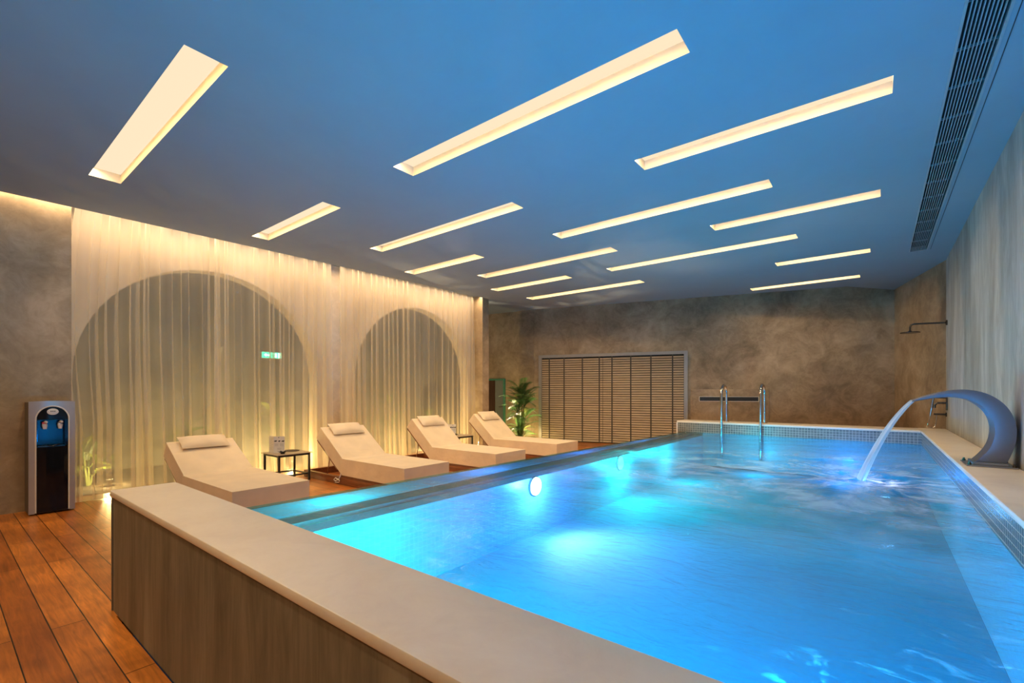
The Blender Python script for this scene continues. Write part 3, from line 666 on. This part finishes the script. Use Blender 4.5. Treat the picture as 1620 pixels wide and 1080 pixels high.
for e in o.data.edges:
    a, b_ = o.data.vertices[e.vertices[0]].co, o.data.vertices[e.vertices[1]].co
    cr.data[e.index].value = 0.95 if abs(a.y-b_.y) < 0.03 and (abs(e.vertices[0]-e.vertices[1]) == 4) else (0.8 if min(e.vertices) < 4 or max(e.vertices) >= len(o.data.vertices)-4 else 0.0)
bm = B(); box(bm, 0.465, 0.705, FY0-0.03, FY1+0.03, C, C+0.010, 0.003); box(bm, 0.50, 0.668, FY0+0.0, FY1-0.0, C+0.008, C+0.028, 0.004); obj('base_plate', bm, M['steel'], ft)
for bx in (0.482, 0.690):
    for by in (FY0-0.012, FY1+0.012):
        bm = B(); lathe(bm, [(0.010, 0), (0.010, 0.009), (0.006, 0.011), (0.006, 0.02)], 8, (bx, by, C+0.010)); obj('bolt', bm, M['brass_dark'], ft)
# jet of water
bm = B(); rows = []; cy = (FY0+FY1)/2; T = 26
for i in range(T+1):
    t = i/T; x = 0.200-0.300*t; z = 1.037 - 0.33*t - 0.277*t*t; hw = 0.088-0.020*t; th = 0.012+0.016*t
    d = Vector((-0.300, 0, -0.33-0.554*t)).normalized(); nn = Vector((-d.z, 0, d.x))
    rows.append([bm.verts.new(Vector((x, cy+hw*math.cos(2*PI*k/14), z))+nn*th*math.sin(2*PI*k/14)) for k in range(14)])
for a, b_ in zip(rows, rows[1:]):
    for k in range(14): bm.faces.new((a[k], a[(k+1) % 14], b_[(k+1) % 14], b_[k]))
bm.faces.new(rows[0]); bm.faces.new(list(reversed(rows[-1])))
jt = obj('water_jet', bm, M['jet'], None, True); tag(jt, 'arching jet of water falling from the steel fountain into the pool', 'water jet')
# ------------------------------------------------------------------ shower
SY = 8.36
s = thing('rain_shower', 'chrome rain shower head on a horizontal arm high on the right wall', 'shower', (XR, SY, 0))
bm = B(); lathe(bm, [(0.035, 0), (0.035, -0.012), (0.018, -0.02)], 18, (0, 0, 2.02), 'x'); obj('wall_flange', bm, M['brass_dark'], s, True)
bm = B(); tube(bm, [(-0.01, 0, 2.02), (-0.33, 0, 2.03), (-0.365, 0, 2.02), (-0.375, 0, 1.985), (-0.375, 0, 1.935)], 0.012, 10); obj('arm', bm, M['brass_dark'], s, True)
bm = B(); lathe(bm, [(0.012, 0.03), (0.025, 0.012), (0.105, 0.006), (0.11, 0.0), (0.105, -0.006)], 26, (-0.375, 0, 1.915)); obj('shower_head', bm, M['brass_dark'], s, True)
s = thing('shower_mixer', 'dark chrome shower mixer with lever on the right wall above the coping', 'shower mixer', (XR, SY, 0))
bm = B(); box(bm, -0.014, 0, -0.05, 0.05, 0.86, 1.07, 0.004); obj('plate', bm, M['brass_dark'], s)
bm = B(); tube(bm, [(-0.012, 0, 0.955), (-0.10, 0, 0.955), (-0.125, 0, 0.93), (-0.125, 0, 0.89)], 0.015, 10); obj('spout', bm, M['brass_dark'], s, True)
bm = B(); tube(bm, [(-0.012, 0, 1.02), (-0.12, 0, 1.025)], 0.007, 8); obj('lever', bm, M['brass_dark'], s, True)
s = thing('hand_shower', 'slim hand shower in a wall bracket with looped hose beside the mixer', 'hand shower', (XR, SY+0.06, 0))
bm = B(); tube(bm, [(0, 0, 0.80), (-0.13, 0, 0.805)], 0.014, 10); lathe(bm, [(0.028, 0), (0.028, -0.012)], 14, (0, 0, 0.80), 'x'); obj('bracket', bm, M['brass_dark'], s, True)
bm = B(); tube(bm, [(-0.165, 0, 0.78), (-0.15, 0, 0.9), (-0.135, 0, 1.03)], [0.011, 0.015, 0.015], 10); obj('handset', bm, M['chrome'], s, True)
bm = B(); tube(bm, [(-0.165, 0, 0.78), (-0.18, 0, 0.70), (-0.20, 0, 0.63), (-0.16, 0, 0.614), (-0.12, 0, 0.63), (-0.105, 0, 0.70), (-0.10, 0, 0.79)], 0.006, 8); obj('hose', bm, M['chrome'], s, True)
# ------------------------------------------------------------------ loungers (head towards -x)
def cushion_box(bm, L, W, T, puff=0.012, r=0.022, nx=14, ny=8):
    """soft edged slab 0..L, 0..W, 0..T"""
    g = {}
    def P(i, j, k, nz=3):
        u, v, w_ = i/nx, j/ny, k/nz
        x, y, z = L*u, W*v, T*w_
        d = min(x, L-x, y, W-y)
        z += (puff*math.sin(PI*u)**0.5*math.sin(PI*v)**0.5 if w_ == 1 and 0 < u < 1 and 0 < v < 1 else 0)
        return (x, y, z)
    def V(i, j, k):
        if (i, j, k) not in g: g[(i, j, k)] = bm.verts.new(P(i, j, k))
        return g[(i, j, k)]
    for i in range(nx):
        for j in range(ny):
            bm.faces.new((V(i, j, 3), V(i+1, j, 3), V(i+1, j+1, 3), V(i, j+1, 3))); bm.faces.new((V(i, j, 0), V(i, j+1, 0), V(i+1, j+1, 0), V(i+1, j, 0)))
    for k in range(3):
        for i in range(nx):
            bm.faces.new((V(i, 0, k), V(i+1, 0, k), V(i+1, 0, k+1), V(i, 0, k+1))); bm.faces.new((V(i, ny, k), V(i, ny, k+1), V(i+1, ny, k+1), V(i+1, ny, k)))
        for j in range(ny):
            bm.faces.new((V(0, j, k), V(0, j, k+1), V(0, j+1, k+1), V(0, j+1, k))); bm.faces.new((V(nx, j, k), V(nx, j+1, k), V(nx, j+1, k+1), V(nx, j, k+1)))
    ed = [e for e in bm.edges if len(e.link_faces) == 2 and e.calc_face_angle(0) > 1.2]
    bmesh.ops.bevel(bm, geom=ed, offset=r, segments=3, profile=0.5, affect='EDGES')
def lounger(name, label, x_hinge, y0, ang, backL, footL, ties, wd=0.635):
    t = thing(name, label, 'sun lounger', (x_hinge, y0, 0), 0, 'sun loungers along the curtains')
    W = wd; zt = 0.112
    head = -0.86
    bm = B()
    box(bm, head, footL-0.03, 0.0, 0.045, 0.0, 0.085, 0.003); box(bm, head, footL-0.03, W-0.045, W, 0.0, 0.085, 0.003)
    box(bm, head, head+0.045, 0.045, W-0.045, 0.0, 0.085); box(bm, footL-0.075, footL-0.03, 0.045, W-0.045, 0.0, 0.085)
    obj('base_frame', bm, M['teak'], t)
    bm = B(); box(bm, 0.0, footL-0.04, 0.01, W-0.01, 0.086, 0.108, 0.002); obj('seat_board', bm, M['teak'], t)
    bm = B(); cushion_box(bm, footL, W, 0.195); m1 = obj('seat_cushion', bm, M['canvas'], t, True, (0.0, 0.0, zt))
    # backrest assembly: tilts about the hinge
    def tilt(o, loc=(0, 0, 0)):
        o.location = loc; o.rotation_euler = (0, ang, 0)
    bm = B(); cushion_box(bm, backL, W-0.018, 0.17)
    bmesh.ops.translate(bm, verts=bm.verts, vec=(-backL, 0.009, 0))
    bc = obj('back_cushion', bm, M['canvas'], t, True); tilt(bc, (0.020, 0, zt-0.004))
    bm = B(); box(bm, -backL+0.02, -0.12, 0.015, W-0.015, -0.026, -0.002, 0.003); bb = obj('back_board', bm, M['teak'], t); tilt(bb, (0.020, 0, zt-0.004))
    # head pillow
    bm = B(); pw, pl, pt = W*0.68, 0.20, 0.075; n1, n2 = 12, 8
    def pv(i, j, s):
        u, v = i/n1*2-1, j/n2*2-1; e = (max(0, 1-abs(u)**4)*max(0, 1-abs(v)**3))**0.55
        return (v*pl/2*(1+0.04*u*u), u*pw/2*(1+0.03*v*v), s*pt/2*e)
    top = [[bm.verts.new(pv(i, j, 1)) for j in range(n2+1)] for i in range(n1+1)]
    bot = [[(top[i][j] if i in (0, n1) or j in (0, n2) else bm.verts.new(pv(i, j, -1))) for j in range(n2+1)] for i in range(n1+1)]
    for i in range(n1):
        for j in range(n2):
            bm.faces.new((top[i][j], top[i+1][j], top[i+1][j+1], top[i][j+1]))
            try: bm.faces.new((bot[i][j], bot[i][j+1], bot[i+1][j+1], bot[i+1][j]))
            except ValueError: pass
    pil = obj('head_pillow', bm, M['canvas'], t, True)
    up = Vector((math.sin(ang), 0, math.cos(ang))); al = Vector((-math.cos(ang), 0, math.sin(ang)))
    pil.location = Vector((-0.012, W*0.50, zt+0.018)) + al*(backL-0.13) + up*(0.17+0.036); pil.rotation_euler = (0, ang+0.06, 0)
    # prop stays under the backrest
    for yy in (0.07, W-0.07):
        bm = B(); e = al*0.40; tube(bm, [(-0.012+e.x, yy, zt+e.z-0.01), (-0.012+e.x-0.06, yy, 0.075)], 0.006, 8); obj('prop', bm, M['chrome'], t)
    if ties:
        bm = B()
        tube(bm, [(0.03, -0.004, 0.13), (0.015, -0.014, 0.09), (0.0, -0.02, 0.06)], 0.006, 6)
        tube(bm, [(0.0, -0.02, 0.06), (-0.05, -0.03, 0.075), (-0.09, -0.03, 0.05), (-0.05, -0.03, 0.04), (0.0, -0.02, 0.06)], 0.006, 6)
        tube(bm, [(0.0, -0.02, 0.06), (0.035, -0.03, 0.05), (0.02, -0.03, 0.03), (-0.06, -0.028, 0.022)], 0.006, 6)
        obj('tie_string', bm, M['tie'], t, True)
    return t
lounger('sun_lounger', 'beige sun lounger nearest the camera, next to the dispenser side, backrest lowest', -5.17, 1.49, math.radians(28), 0.70, 1.16, False)
lounger('sun_lounger', 'beige sun lounger second from the camera, white tie strings at its base', -5.03, 3.045, math.radians(35), 0.71, 1.20, True)
lounger('sun_lounger', 'beige sun lounger third from the camera, just before the second side table', -5.08, 4.49, math.radians(40.5), 0.71, 1.26, False)
lounger('sun_lounger', 'beige sun lounger farthest from the camera, in front of the palm', -5.15, 5.93, math.radians(41), 0.73, 1.32, False)
# ------------------------------------------------------------------ side tables
def side_table(name, label, x0, x1, y0, y1, h):
    t = thing(name, label, 'side table', ((x0+x1)/2, (y0+y1)/2, 0), 0, 'low side tables between the loungers')
    hx, hy = (x1-x0)/2, (y1-y0)/2
    bm = B(); box(bm, -hx, hx, -hy, hy, h-0.008, h, 0.001); obj('table_top', bm, M['table_top'], t)
    bm = B(); box(bm, -hx+0.02, hx-0.02, -hy+0.02, hy-0.02, h-0.032, h-0.009); obj('apron', bm, M['dark_metal'], t)
    for sx in (-1, 1):
        for sy in (-1, 1):
            bm = B(); cx, cy = sx*(hx-0.032), sy*(hy-0.032); box(bm, cx-0.011, cx+0.011, cy-0.011, cy+0.011, 0, h-0.033); obj('leg', bm, M['dark_metal'], t)
    bm = B(); z = 0.075; a, b_ = hx-0.045, hy-0.045
    for y in (-b_, b_): box(bm, -a, a, y-0.009, y+0.009, z, z+0.018)
    for x in (-a, a): box(bm, x-0.009, x+0.009, -b_+0.009, b_-0.009, z, z+0.018)
    obj('stretcher_frame', bm, M['dark_metal'], t)
    return t
side_table('side_table', 'low charcoal side table between the nearest two loungers, holding card and coaster', -6.00, -5.56, 2.555, 2.99, 0.35)
side_table('side_table', 'low charcoal side table between the two farthest loungers', -5.72, -5.33, 5.28, 5.72, 0.375)
def tent_card(label, x, y, z, w, h, rz):
    t = thing('tent_card', label, 'menu card', (x, y, z), rz, 'white cards on the side tables')
    # folded card standing like an open book: front leaf faces -y (local), side leaf behind
    bm = B(); box(bm, 0, w, -0.0008, 0.0008, 0, h); obj('front_leaf', bm, M['card'], t)
    bm = B(); box(bm, -w*0.95, 0, -0.0008, 0.0008, 0, h*0.99); sl = obj('side_leaf', bm, M['card'], t); sl.rotation_euler = (0, 0, math.radians(-38))
    for cx, s_ in ((0.16, 1.1), (0.5, 0.8), (0.84, 1.1)):
        bm = B()
        for dx, dz, q in ((0, 0, 0.011), (0.010, 0.004, 0.007), (-0.010, -0.004, 0.007), (0.004, -0.007, 0.005)):
            box(bm, w*cx+dx*s_-q*s_, w*cx+dx*s_+q*s_, -0.0016, -0.0009, h*0.72+dz-q*0.6, h*0.72+dz+q*0.6)
        obj('printed_icon', bm, M['ink'], t)
    bm = B(); lathe(bm, [(0.006, -0.0016), (0.006, -0.0009)], 10, (w*0.45, 0, h*0.93), 'y'); obj('printed_icon', bm, M['ink'], t)
    bm = B()
    for blk in (0.08, 0.56):
        for r in range(5): box(bm, w*blk, w*(blk+0.36-0.05*(r % 2)), -0.0015, -0.0009, h*(0.56-0.035*r), h*(0.56-0.035*r)+0.0022)
    for r in range(4): box(bm, w*0.30, w*(0.72-0.08*(r % 2)), -0.0015, -0.0009, h*(0.30-0.035*r), h*(0.30-0.035*r)+0.0022)
    obj('printed_lines', bm, M['greyink'], t)
    bm = B()
    for r in range(13): box(bm, -w*0.85, -w*0.12-w*0.1*(r % 3), -0.0015, -0.0009, h*(0.85-0.055*r), h*(0.85-0.055*r)+0.002)
    ll = obj('printed_lines', bm, M['greyink'], t); ll.rotation_euler = (0, 0, math.radians(-38))
    return t
tent_card('white folded card with printed icons on the table by the nearest lounger', -5.82, 2.63, 0.3505, 0.135, 0.205, math.radians(38))
tent_card('white folded card with printed icons on the far side table', -5.62, 5.42, 0.3755, 0.10, 0.185, math.radians(38))
def star_bowl(label, x, y, z, n=6):
    bm = B(); prof = 24; rings = []
    for (r, zz) in ((0.022, 0.0), (0.026, 0.012), (0.048, 0.028), (0.044, 0.028), (0.022, 0.014), (0.004, 0.010)):
        rings.append([bm.verts.new((r*(1+(0.22*math.cos(n*2*PI*k/prof) if r > 0.03 else 0))*math.cos(2*PI*k/prof), r*(1+(0.22*math.cos(n*2*PI*k/prof) if r > 0.03 else 0))*math.sin(2*PI*k/prof), zz+(0.006*math.cos(n*2*PI*k/prof) if r > 0.03 else 0))) for k in range(prof)])
    for a, b_ in zip(rings, rings[1:]):
        for k in range(prof): bm.faces.new((a[k], a[(k+1) % prof], b_[(k+1) % prof], b_[k]))
    bm.faces.new(list(reversed(rings[0]))); bm.faces.new(rings[-1])
    o = obj('candle_bowl', bm, M['black'], None, True, (x, y, z)); tag(o, label, 'bowl', 'black bowls on the side tables')
star_bowl('small black scalloped bowl in front of the card on the nearer side table', -5.665, 2.665, 0.3505)
star_bowl('small black bowl in front of the card on the far side table', -5.50, 5.42, 0.3755)
bm = B(); lathe(bm, [(0.09, 0), (0.095, 0.006), (0.085, 0.010), (0.02, 0.006)], 24); o = obj('coaster', bm, M['rock'], None, True, (-5.86, 2.87, 0.3505)); tag(o, 'flat dark brown round tray at the back of the nearer side table', 'tray')
# ------------------------------------------------------------------ curtains
def curtain(label, y0, y1, seed, flare=0.0):
    rnd = random.Random(seed); L = y1-y0; nc = int(L/0.0055); nr = 26; bm = B()
    ph = 0; phases = []; amps = []
    wl = 0.085; a = 0.03
    for i in range(nc+1):
        if i % 12 == 0: wl_t = rnd.choice((0.07, 0.11, 0.18, 0.26))*rnd.uniform(0.85, 1.15); a_t = rnd.uniform(0.02, 0.06)
        wl += (wl_t-wl)*0.12; a += (a_t-a)*0.10; ph += 2*PI*(L/nc)/wl; phases.append(ph); amps.append(a)
    drift = [rnd.uniform(0, 6.28) for _ in range(4)]
    rows = []
    z0, z1 = 0.012, 2.975
    for j in range(nr+1):
        v = j/nr; z = z1+(z0-z1)*v; row = []
        for i in range(nc+1):
            u = i/nc; k = 0.55+0.75*v
            p = phases[i] + 0.5*v*math.sin(5*u+drift[0]) + 0.35*v*math.sin(17*u+drift[1]+2*v)
            x = -6.225 + amps[i]*k*math.sin(p) + 0.012*v*math.sin(9*u*L+drift[2])
            y = y0+L*u + amps[i]*0.75*k*math.sin(2*p+0.6) + 0.012*v*math.sin(6*u+drift[3])
            y -= flare*(1-u)**6*math.sin(PI*min(1, v*1.35))*0.9
            x += 0.035*v**6
            row.append(bm.verts.new((x, y, z+(0.006*math.sin(p) if j == nr else 0))))
        rows.append(row)
    for a_, b_ in zip(rows, rows[1:]):
        for i in range(nc): bm.faces.new((a_[i], a_[i+1], b_[i+1], b_[i]))
    o = obj('sheer_curtain', bm, M['sheer'], None, True); tag(o, label, 'curtain', 'sheer curtains')
    return o
curtain('wide sheer cream curtain beside the water dispenser, over the exit sign', 0.885, 3.60, 3, 0.07)
curtain('sheer cream curtain farther away, ending at the brown pier', 3.745, 6.67, 11)
# ------------------------------------------------------------------ garden: sign, sconce, plants, ground spots
t = thing('exit_sign', 'glowing green exit sign with arrow seen through the near curtain', 'exit sign', (-8.399, 3.56, 1.685))
bm = B(); box(bm, 0, 0.045, 0, 0.36, 0, 0.125, 0.004); obj('housing', bm, M['white_plastic'], t)
bm = B(); box(bm, 0.0455, 0.049, 0.012, 0.348, 0.012, 0.113); obj('green_panel', bm, M['exit_green'], t)
bm = B(); extrude_poly(bm, [(0.0495, 0.045, 0.062), (0.0495, 0.085, 0.095), (0.0495, 0.085, 0.074), (0.0495, 0.145, 0.074), (0.0495, 0.145, 0.050), (0.0495, 0.085, 0.050), (0.0495, 0.085, 0.029)], (0.002, 0, 0)); obj('arrow', bm, M['exit_white'], t)
bm = B(); box(bm, 0.0495, 0.0515, 0.225, 0.265, 0.025, 0.10); box(bm, 0.0495, 0.0515, 0.285, 0.325, 0.020, 0.105); lathe(bm, [(0.008, 0.0495), (0.008, 0.0515)], 8, (0, 0.205, 0.088), 'x'); obj('door_pictogram', bm, M['exit_white'], t)
t = thing('wall_sconce', 'small pale half-dome wall lamp seen through the near curtain', 'wall lamp', (-8.40, 2.90, 1.78))
bm = B(); lathe(bm, [(0.02, -0.07), (0.06, -0.02), (0.07, 0.05), (0.055, 0.055)], 18, (0.07, 0, 0)); obj('shade', bm, M['white_plastic'], t, True)
bm = B(); box(bm, 0.0, 0.03, -0.03, 0.03, -0.02, 0.04); obj('bracket', bm, M['white_plastic'], t)
def frond(Lf, droop, nleaf, ll, lw, seed, fold=0.5):
    """arching frond along +x starting at origin, leaflets on both sides"""
    rnd = random.Random(seed); bm = B(); pts = []
    for i in range(13):
        t = i/12; pts.append(Vector((Lf*t*(1-0.12*t), 0, Lf*(0.55*t-droop*t*t))))
    tube(bm, pts, [0.007*(1-0.75*i/12) for i in range(13)], 5)
    for k in range(nleaf):
        t = 0.18+0.8*k/(nleaf-1); i = min(11, int(t*12)); f = t*12-i; p = pts[i].lerp(pts[i+1], f)
        d = (pts[i+1]-pts[i]).normalized(); nrm = d.cross(Vector((0, 1, 0))).normalized()
        s_ = math.sin(PI*(0.12+0.82*t))**0.7
        for sd in (-1, 1):
            lf = ll*s_*rnd.uniform(0.85, 1.12); q = (d*1.0+Vector((0, sd*0.95, 0))-nrm*0.0+Vector((0, 0, fold*0.3))).normalized()
            wv = q.cross(nrm).normalized()*lw*0.5
            a = p; m1 = p+q*lf*0.45+Vector((0, 0, -0.02*lf)); e = p+q*lf+Vector((0, 0, -0.28*lf))
            v = [bm.verts.new(x) for x in (a-wv*0.4, m1-wv, e, m1+wv, a+wv*0.4)]
            bm.faces.new((v[0], v[1], v[3], v[4])); bm.faces.new((v[1], v[2], v[3]))
    return bm
def frond_mesh(name, *a, m='leaf'):
    bm = frond(*a); me = bpy.data.meshes.new(name); bm.to_mesh(me); bm.free(); me.materials.append(M[m]); return me
FM = [frond_mesh('palm_frond', 0.66, 0.42, 36, 0.24, 0.0075, 1), frond_mesh('palm_frond', 0.66, 0.62, 36, 0.22, 0.0075, 2)]
FL = [frond_mesh('fern_frond', 0.52, 0.55, 24, 0.14, 0.012, 3, m='leaf_light'), frond_mesh('fern_frond', 0.50, 0.80, 24, 0.13, 0.012, 4, m='leaf_light')]
def palm(name, label, loc, stems, sc, seed, light=0.0, cat='palm', group=None, meshes=None):
    rnd = random.Random(seed)
    t = thing(name, label, cat, loc, 0, group)
    for (dx, dy, hh, nf) in stems:
        bm = B(); tube(bm, [(dx*0.3, dy*0.3, 0), (dx*0.7, dy*0.7, hh*0.5), (dx, dy, hh)], [0.016, 0.012, 0.009], 7); obj('stem', bm, M['stem'], t, True)
        for k in range(nf):
            me = (FL if rnd.random() < light else FM)[rnd.randrange(2)]
            if meshes: me = meshes[rnd.randrange(2)]
            o = bpy.data.objects.new('frond', me); COL.objects.link(o); o.parent = t
            o.location = (dx, dy, hh-0.05*rnd.random()); s_ = sc*rnd.uniform(0.8, 1.1); o.scale = (s_, s_, s_)
            o.rotation_euler = (rnd.uniform(-0.2, 0.2), -rnd.uniform(-0.15, 1.0), 2*PI*k/nf+rnd.uniform(-0.4, 0.4))
    return t
palm('potted_palm', 'tall green palm at the alcove corner behind the farthest lounger', (-6.10, 7.95, 0),
     [(0.06, 0.04, 1.02, 15), (0.0, 0.0, 0.90, 15), (0.12, 0.02, 0.80, 15), (-0.03, -0.02, 0.66, 14), (0.13, 0.03, 0.52, 13), (0.04, 0.0, 0.26, 14), (0.10, -0.03, 0.12, 12)], 0.70, 5, 0.12)
GP = [(-7.22, 1.15, 0.50, 'behind the near end of the wide curtain, by the dispenser'), (-7.30, 2.20, 0.70, 'behind the wide curtain at the nearest lounger'),
      (-7.25, 3.25, 0.95, 'behind the far part of the wide curtain, under the exit sign'), (-7.25, 4.50, 0.80, 'behind the near edge of the farther curtain'),
      (-7.30, 5.45, 1.05, 'behind the farther curtain, tallest of them'), (-7.25, 6.40, 0.65, 'behind the farther curtain next to the pier')]
for i, (x, y, hh, lb) in enumerate(GP):
    palm('garden_palm', 'feathery green palm ' + lb, (x, y, 0.01), [(0.02, 0.0, hh*0.45, 8), (-0.08, 0.05, hh*0.22, 7), (0.06, -0.05, hh*0.8, 7)], 0.52+0.2*hh, 20+i, 0.5, 'palm', 'palms in the garden behind the curtains')
YEL = (1.0, 0.74, 0.30)
for i, (x, y, pw, lb) in enumerate(((-7.00, 1.30, 20, 'at the curtain end by the dispenser'), (-6.72, 2.62, 42, 'behind the nearer side table'), (-6.74, 3.30, 22, 'near the far edge of the wide curtain'),
                     (-6.72, 4.72, 30, 'behind the third lounger'), (-6.74, 5.90, 36, 'behind the far side table'), (-6.42, 8.40, 5, 'at the alcove wall behind the palm'), (-5.93, 8.20, 9, 'right of the palm at the foot of the far wall'))):
    t = thing('ground_spotlight', 'small ground spotlight ' + lb, 'spotlight', (x, y, 0.01 if x < -6.6 else 0.0), 0, 'ground spotlights among the palms')
    bm = B(); lathe(bm, [(0.035, 0.0), (0.035, 0.01), (0.008, 0.012), (0.008, 0.03), (0.03, 0.035), (0.035, 0.075), (0.030, 0.075), (0.028, 0.06)], 14); obj('housing', bm, M['dark_metal'], t, True)
    bm = B(); lathe(bm, [(0.026, 0.061), (0.026, 0.066)], 14); obj('lens', bm, M['lamp_warm'], t)
    point('spot_bulb', (x, y, 0.13), pw, YEL, 0.02)
spot('palm_uplight', (-6.42, 8.40, 0.12), (-4.6, 5.4, 2.88), 480, (1.0, 0.74, 0.46), 84, 0.008, 0.5)
# ------------------------------------------------------------------ water dispenser
wd = thing('water_dispenser', 'silver and gloss black floor standing water dispenser against the left wall', 'water dispenser', (-6.158, 0.545, 0))
DW, DH = 0.302, 1.02
def bulge(y): u = y/DW*2-1; return 0.285 - 0.018*u*u
bm = B()
ring = [(0, 0), (0.15, 0.0)] + [(bulge(DW*k/10)-0.105, DW*k/10) for k in range(11)] + [(0.15, DW), (0, DW)]
prism(bm, [(x, y) for x, y in ring], 0.012, DH-0.012); xs0 = bulge(0)-0.0125
box(bm, 0.155, xs0, 0.0, 0.036, 0.012, DH-0.012); box(bm, 0.155, xs0, DW-0.036, DW, 0.012, DH-0.012); box(bm, 0.155, xs0, 0.036, DW-0.036, DH-0.04, DH-0.012); box(bm, 0.155, xs0, 0.036, DW-0.036, 0.012, 0.03)
obj('body', bm, M['side_panel'], wd)
# front fascia with an arched cut-out, following the bulge
def fascia(bm, y0, y1, zlo, ztop, arch_in, off, th, n=24):
    """front shell between the outer outline and an arch; arch_in=(half width, spring z, rise)"""
    cy = DW/2; hw, zs, rise = arch_in
    cols = []
    for k in range(n+1):
        y = y0+(y1-y0)*k/n; u = (y-cy)/hw
        za = zlo if abs(u) >= 1 else zs+rise*math.sqrt(max(0, 1-u*u))
        cols.append((y, za, ztop-0.006*((y-cy)/(DW/2))**2))
    for i in range(n):
        (ya, za, ta), (yb, zb, tb) = cols[i], cols[i+1]
        x0a, x0b = bulge(ya)+off, bulge(yb)+off
        f = [bm.verts.new(p) for p in ((x0a, ya, za), (x0b, yb, zb), (x0b, yb, tb), (x0a, ya, ta))]
        g = [bm.verts.new((v.co.x-th, v.co.y, v.co.z)) for v in f]
        bm.faces.new(f); bm.faces.new(list(reversed(g)))
        for k in range(4): bm.faces.new((f[k], f[(k+1) % 4], g[(k+1) % 4], g[k]))
bm = B(); fascia(bm, 0.0, DW, 0.012, DH, (0.108, 0.855, 0.118), 0.0, 0.012, 40); obj('silver_fascia', bm, M['silver'], wd)
bm = B(); # thin bright rim round the arch
hw, zs, rise, cy = 0.108, 0.855, 0.118, DW/2
pts = [(bulge(cy-hw)+0.001, cy-hw, 0.02), (bulge(cy-hw)+0.001, cy-hw, 0.5)] + [(bulge(cy+hw*math.cos(PI-PI*k/16))+0.001, cy+hw*math.cos(PI-PI*k/16), zs+rise*math.sin(PI*k/16)) for k in range(17)] + [(bulge(cy+hw)+0.001, cy+hw, 0.5), (bulge(cy+hw)+0.001, cy+hw, 0.02)]
tube(bm, pts, 0.0055, 8); obj('arch_rim', bm, M['white_trim'], wd, True)
def panel(bm, z0, z1, arch, off=-0.004, hw=0.105, n=20):
    cy = DW/2
    for i in range(n):
        ya, yb = cy-hw+2*hw*i/n, cy-hw+2*hw*(i+1)/n
        def tz(y):
            u = min(1, abs(y-cy)/hw); return z1 if not arch else 0.855+0.115*math.sqrt(max(0, 1-u*u))
        f = [bm.verts.new(p) for p in ((bulge(ya)+off, ya, z0), (bulge(yb)+off, yb, z0), (bulge(yb)+off, yb, tz(yb)), (bulge(ya)+off, ya, tz(ya)))]
        g = [bm.verts.new((v.co.x-0.006, v.co.y, v.co.z)) for v in f]
        bm.faces.new(f); bm.faces.new(list(reversed(g)))
        for k in range(4): bm.faces.new((f[k], f[(k+1) % 4], g[(k+1) % 4], g[k]))
bm = B(); panel(bm, 0.856, 0.97, True); obj('upper_panel', bm, M['gloss_black'], wd)
bm = B(); panel(bm, 0.02, 0.60, False); obj('lower_panel', bm, M['gloss_black'], wd)
bm = B(); x = bulge(cy)-0.02
box(bm, x-0.07, x-0.06, cy-0.1, cy+0.1, 0.62, 0.85); obj('niche_back', bm, M['blue_reflection'], wd)
bm = B(); box(bm, x-0.06, x+0.012, cy-0.104, cy-0.096, 0.61, 0.853); box(bm, x-0.06, x+0.012, cy+0.08, cy+0.104, 0.61, 0.853); box(bm, x-0.06, x+0.014, cy-0.096, cy+0.08, 0.846, 0.853); obj('niche_sides', bm, M['gloss_black'], wd)
bm = B(); box(bm, x-0.06, x+0.02, cy-0.098, cy+0.082, 0.602, 0.616, 0.003); obj('drip_tray', bm, M['blue_reflection'], wd)
for yy, red in ((cy-0.048, True), (cy+0.052, False)):
    bm = B(); tube(bm, [(x-0.058, yy, 0.815), (x-0.02, yy, 0.815), (x-0.008, yy, 0.80), (x-0.008, yy, 0.765)], [0.014, 0.016, 0.019, 0.013], 10)
    tp = obj('tap', bm, M['white_plastic'], wd, True)
    bm = B(); tube(bm, [(x-0.014, yy, 0.822), (x+0.010, yy+0.004, 0.832), (x+0.028, yy+0.008, 0.828)], [0.013, 0.011, 0.009], 8); obj('tap_lever', bm, M['white_plastic'], tp, True)
    if red:
        bm = B(); box(bm, x-0.02, x+0.004, yy-0.018, yy+0.012, 0.814, 0.830, 0.002); obj('hot_marker', bm, M['red'], tp)
bm = B(); lathe(bm, [(0.034, -0.004), (0.034, 0.006), (0.027, 0.009)], 26, (bulge(cy), cy, 0.922), 'x')
bmesh.ops.scale(bm, vec=(1, 1.12, 0.85), space=Matrix.Translation((-bulge(cy), -cy, -0.922)), verts=bm.verts); obj('badge', bm, M['white_plastic'], wd, True)
for k in (-1, 0, 1):
    bm = B(); box(bm, bulge(cy)+0.009, bulge(cy)+0.0105, cy+k*0.012-0.0035, cy+k*0.012+0.0035, 0.921, 0.931); obj('indicator', bm, M['ink'], wd)
bm = B(); tube(bm, [(bulge(cy-0.03), cy-0.035, 0.622), (bulge(cy)+0.008, cy, 0.612), (bulge(cy), cy+0.045, 0.626)], 0.005, 8); obj('door_grip', bm, M['gloss_black'], wd, True)
# things resting on the ground outside the view are left out
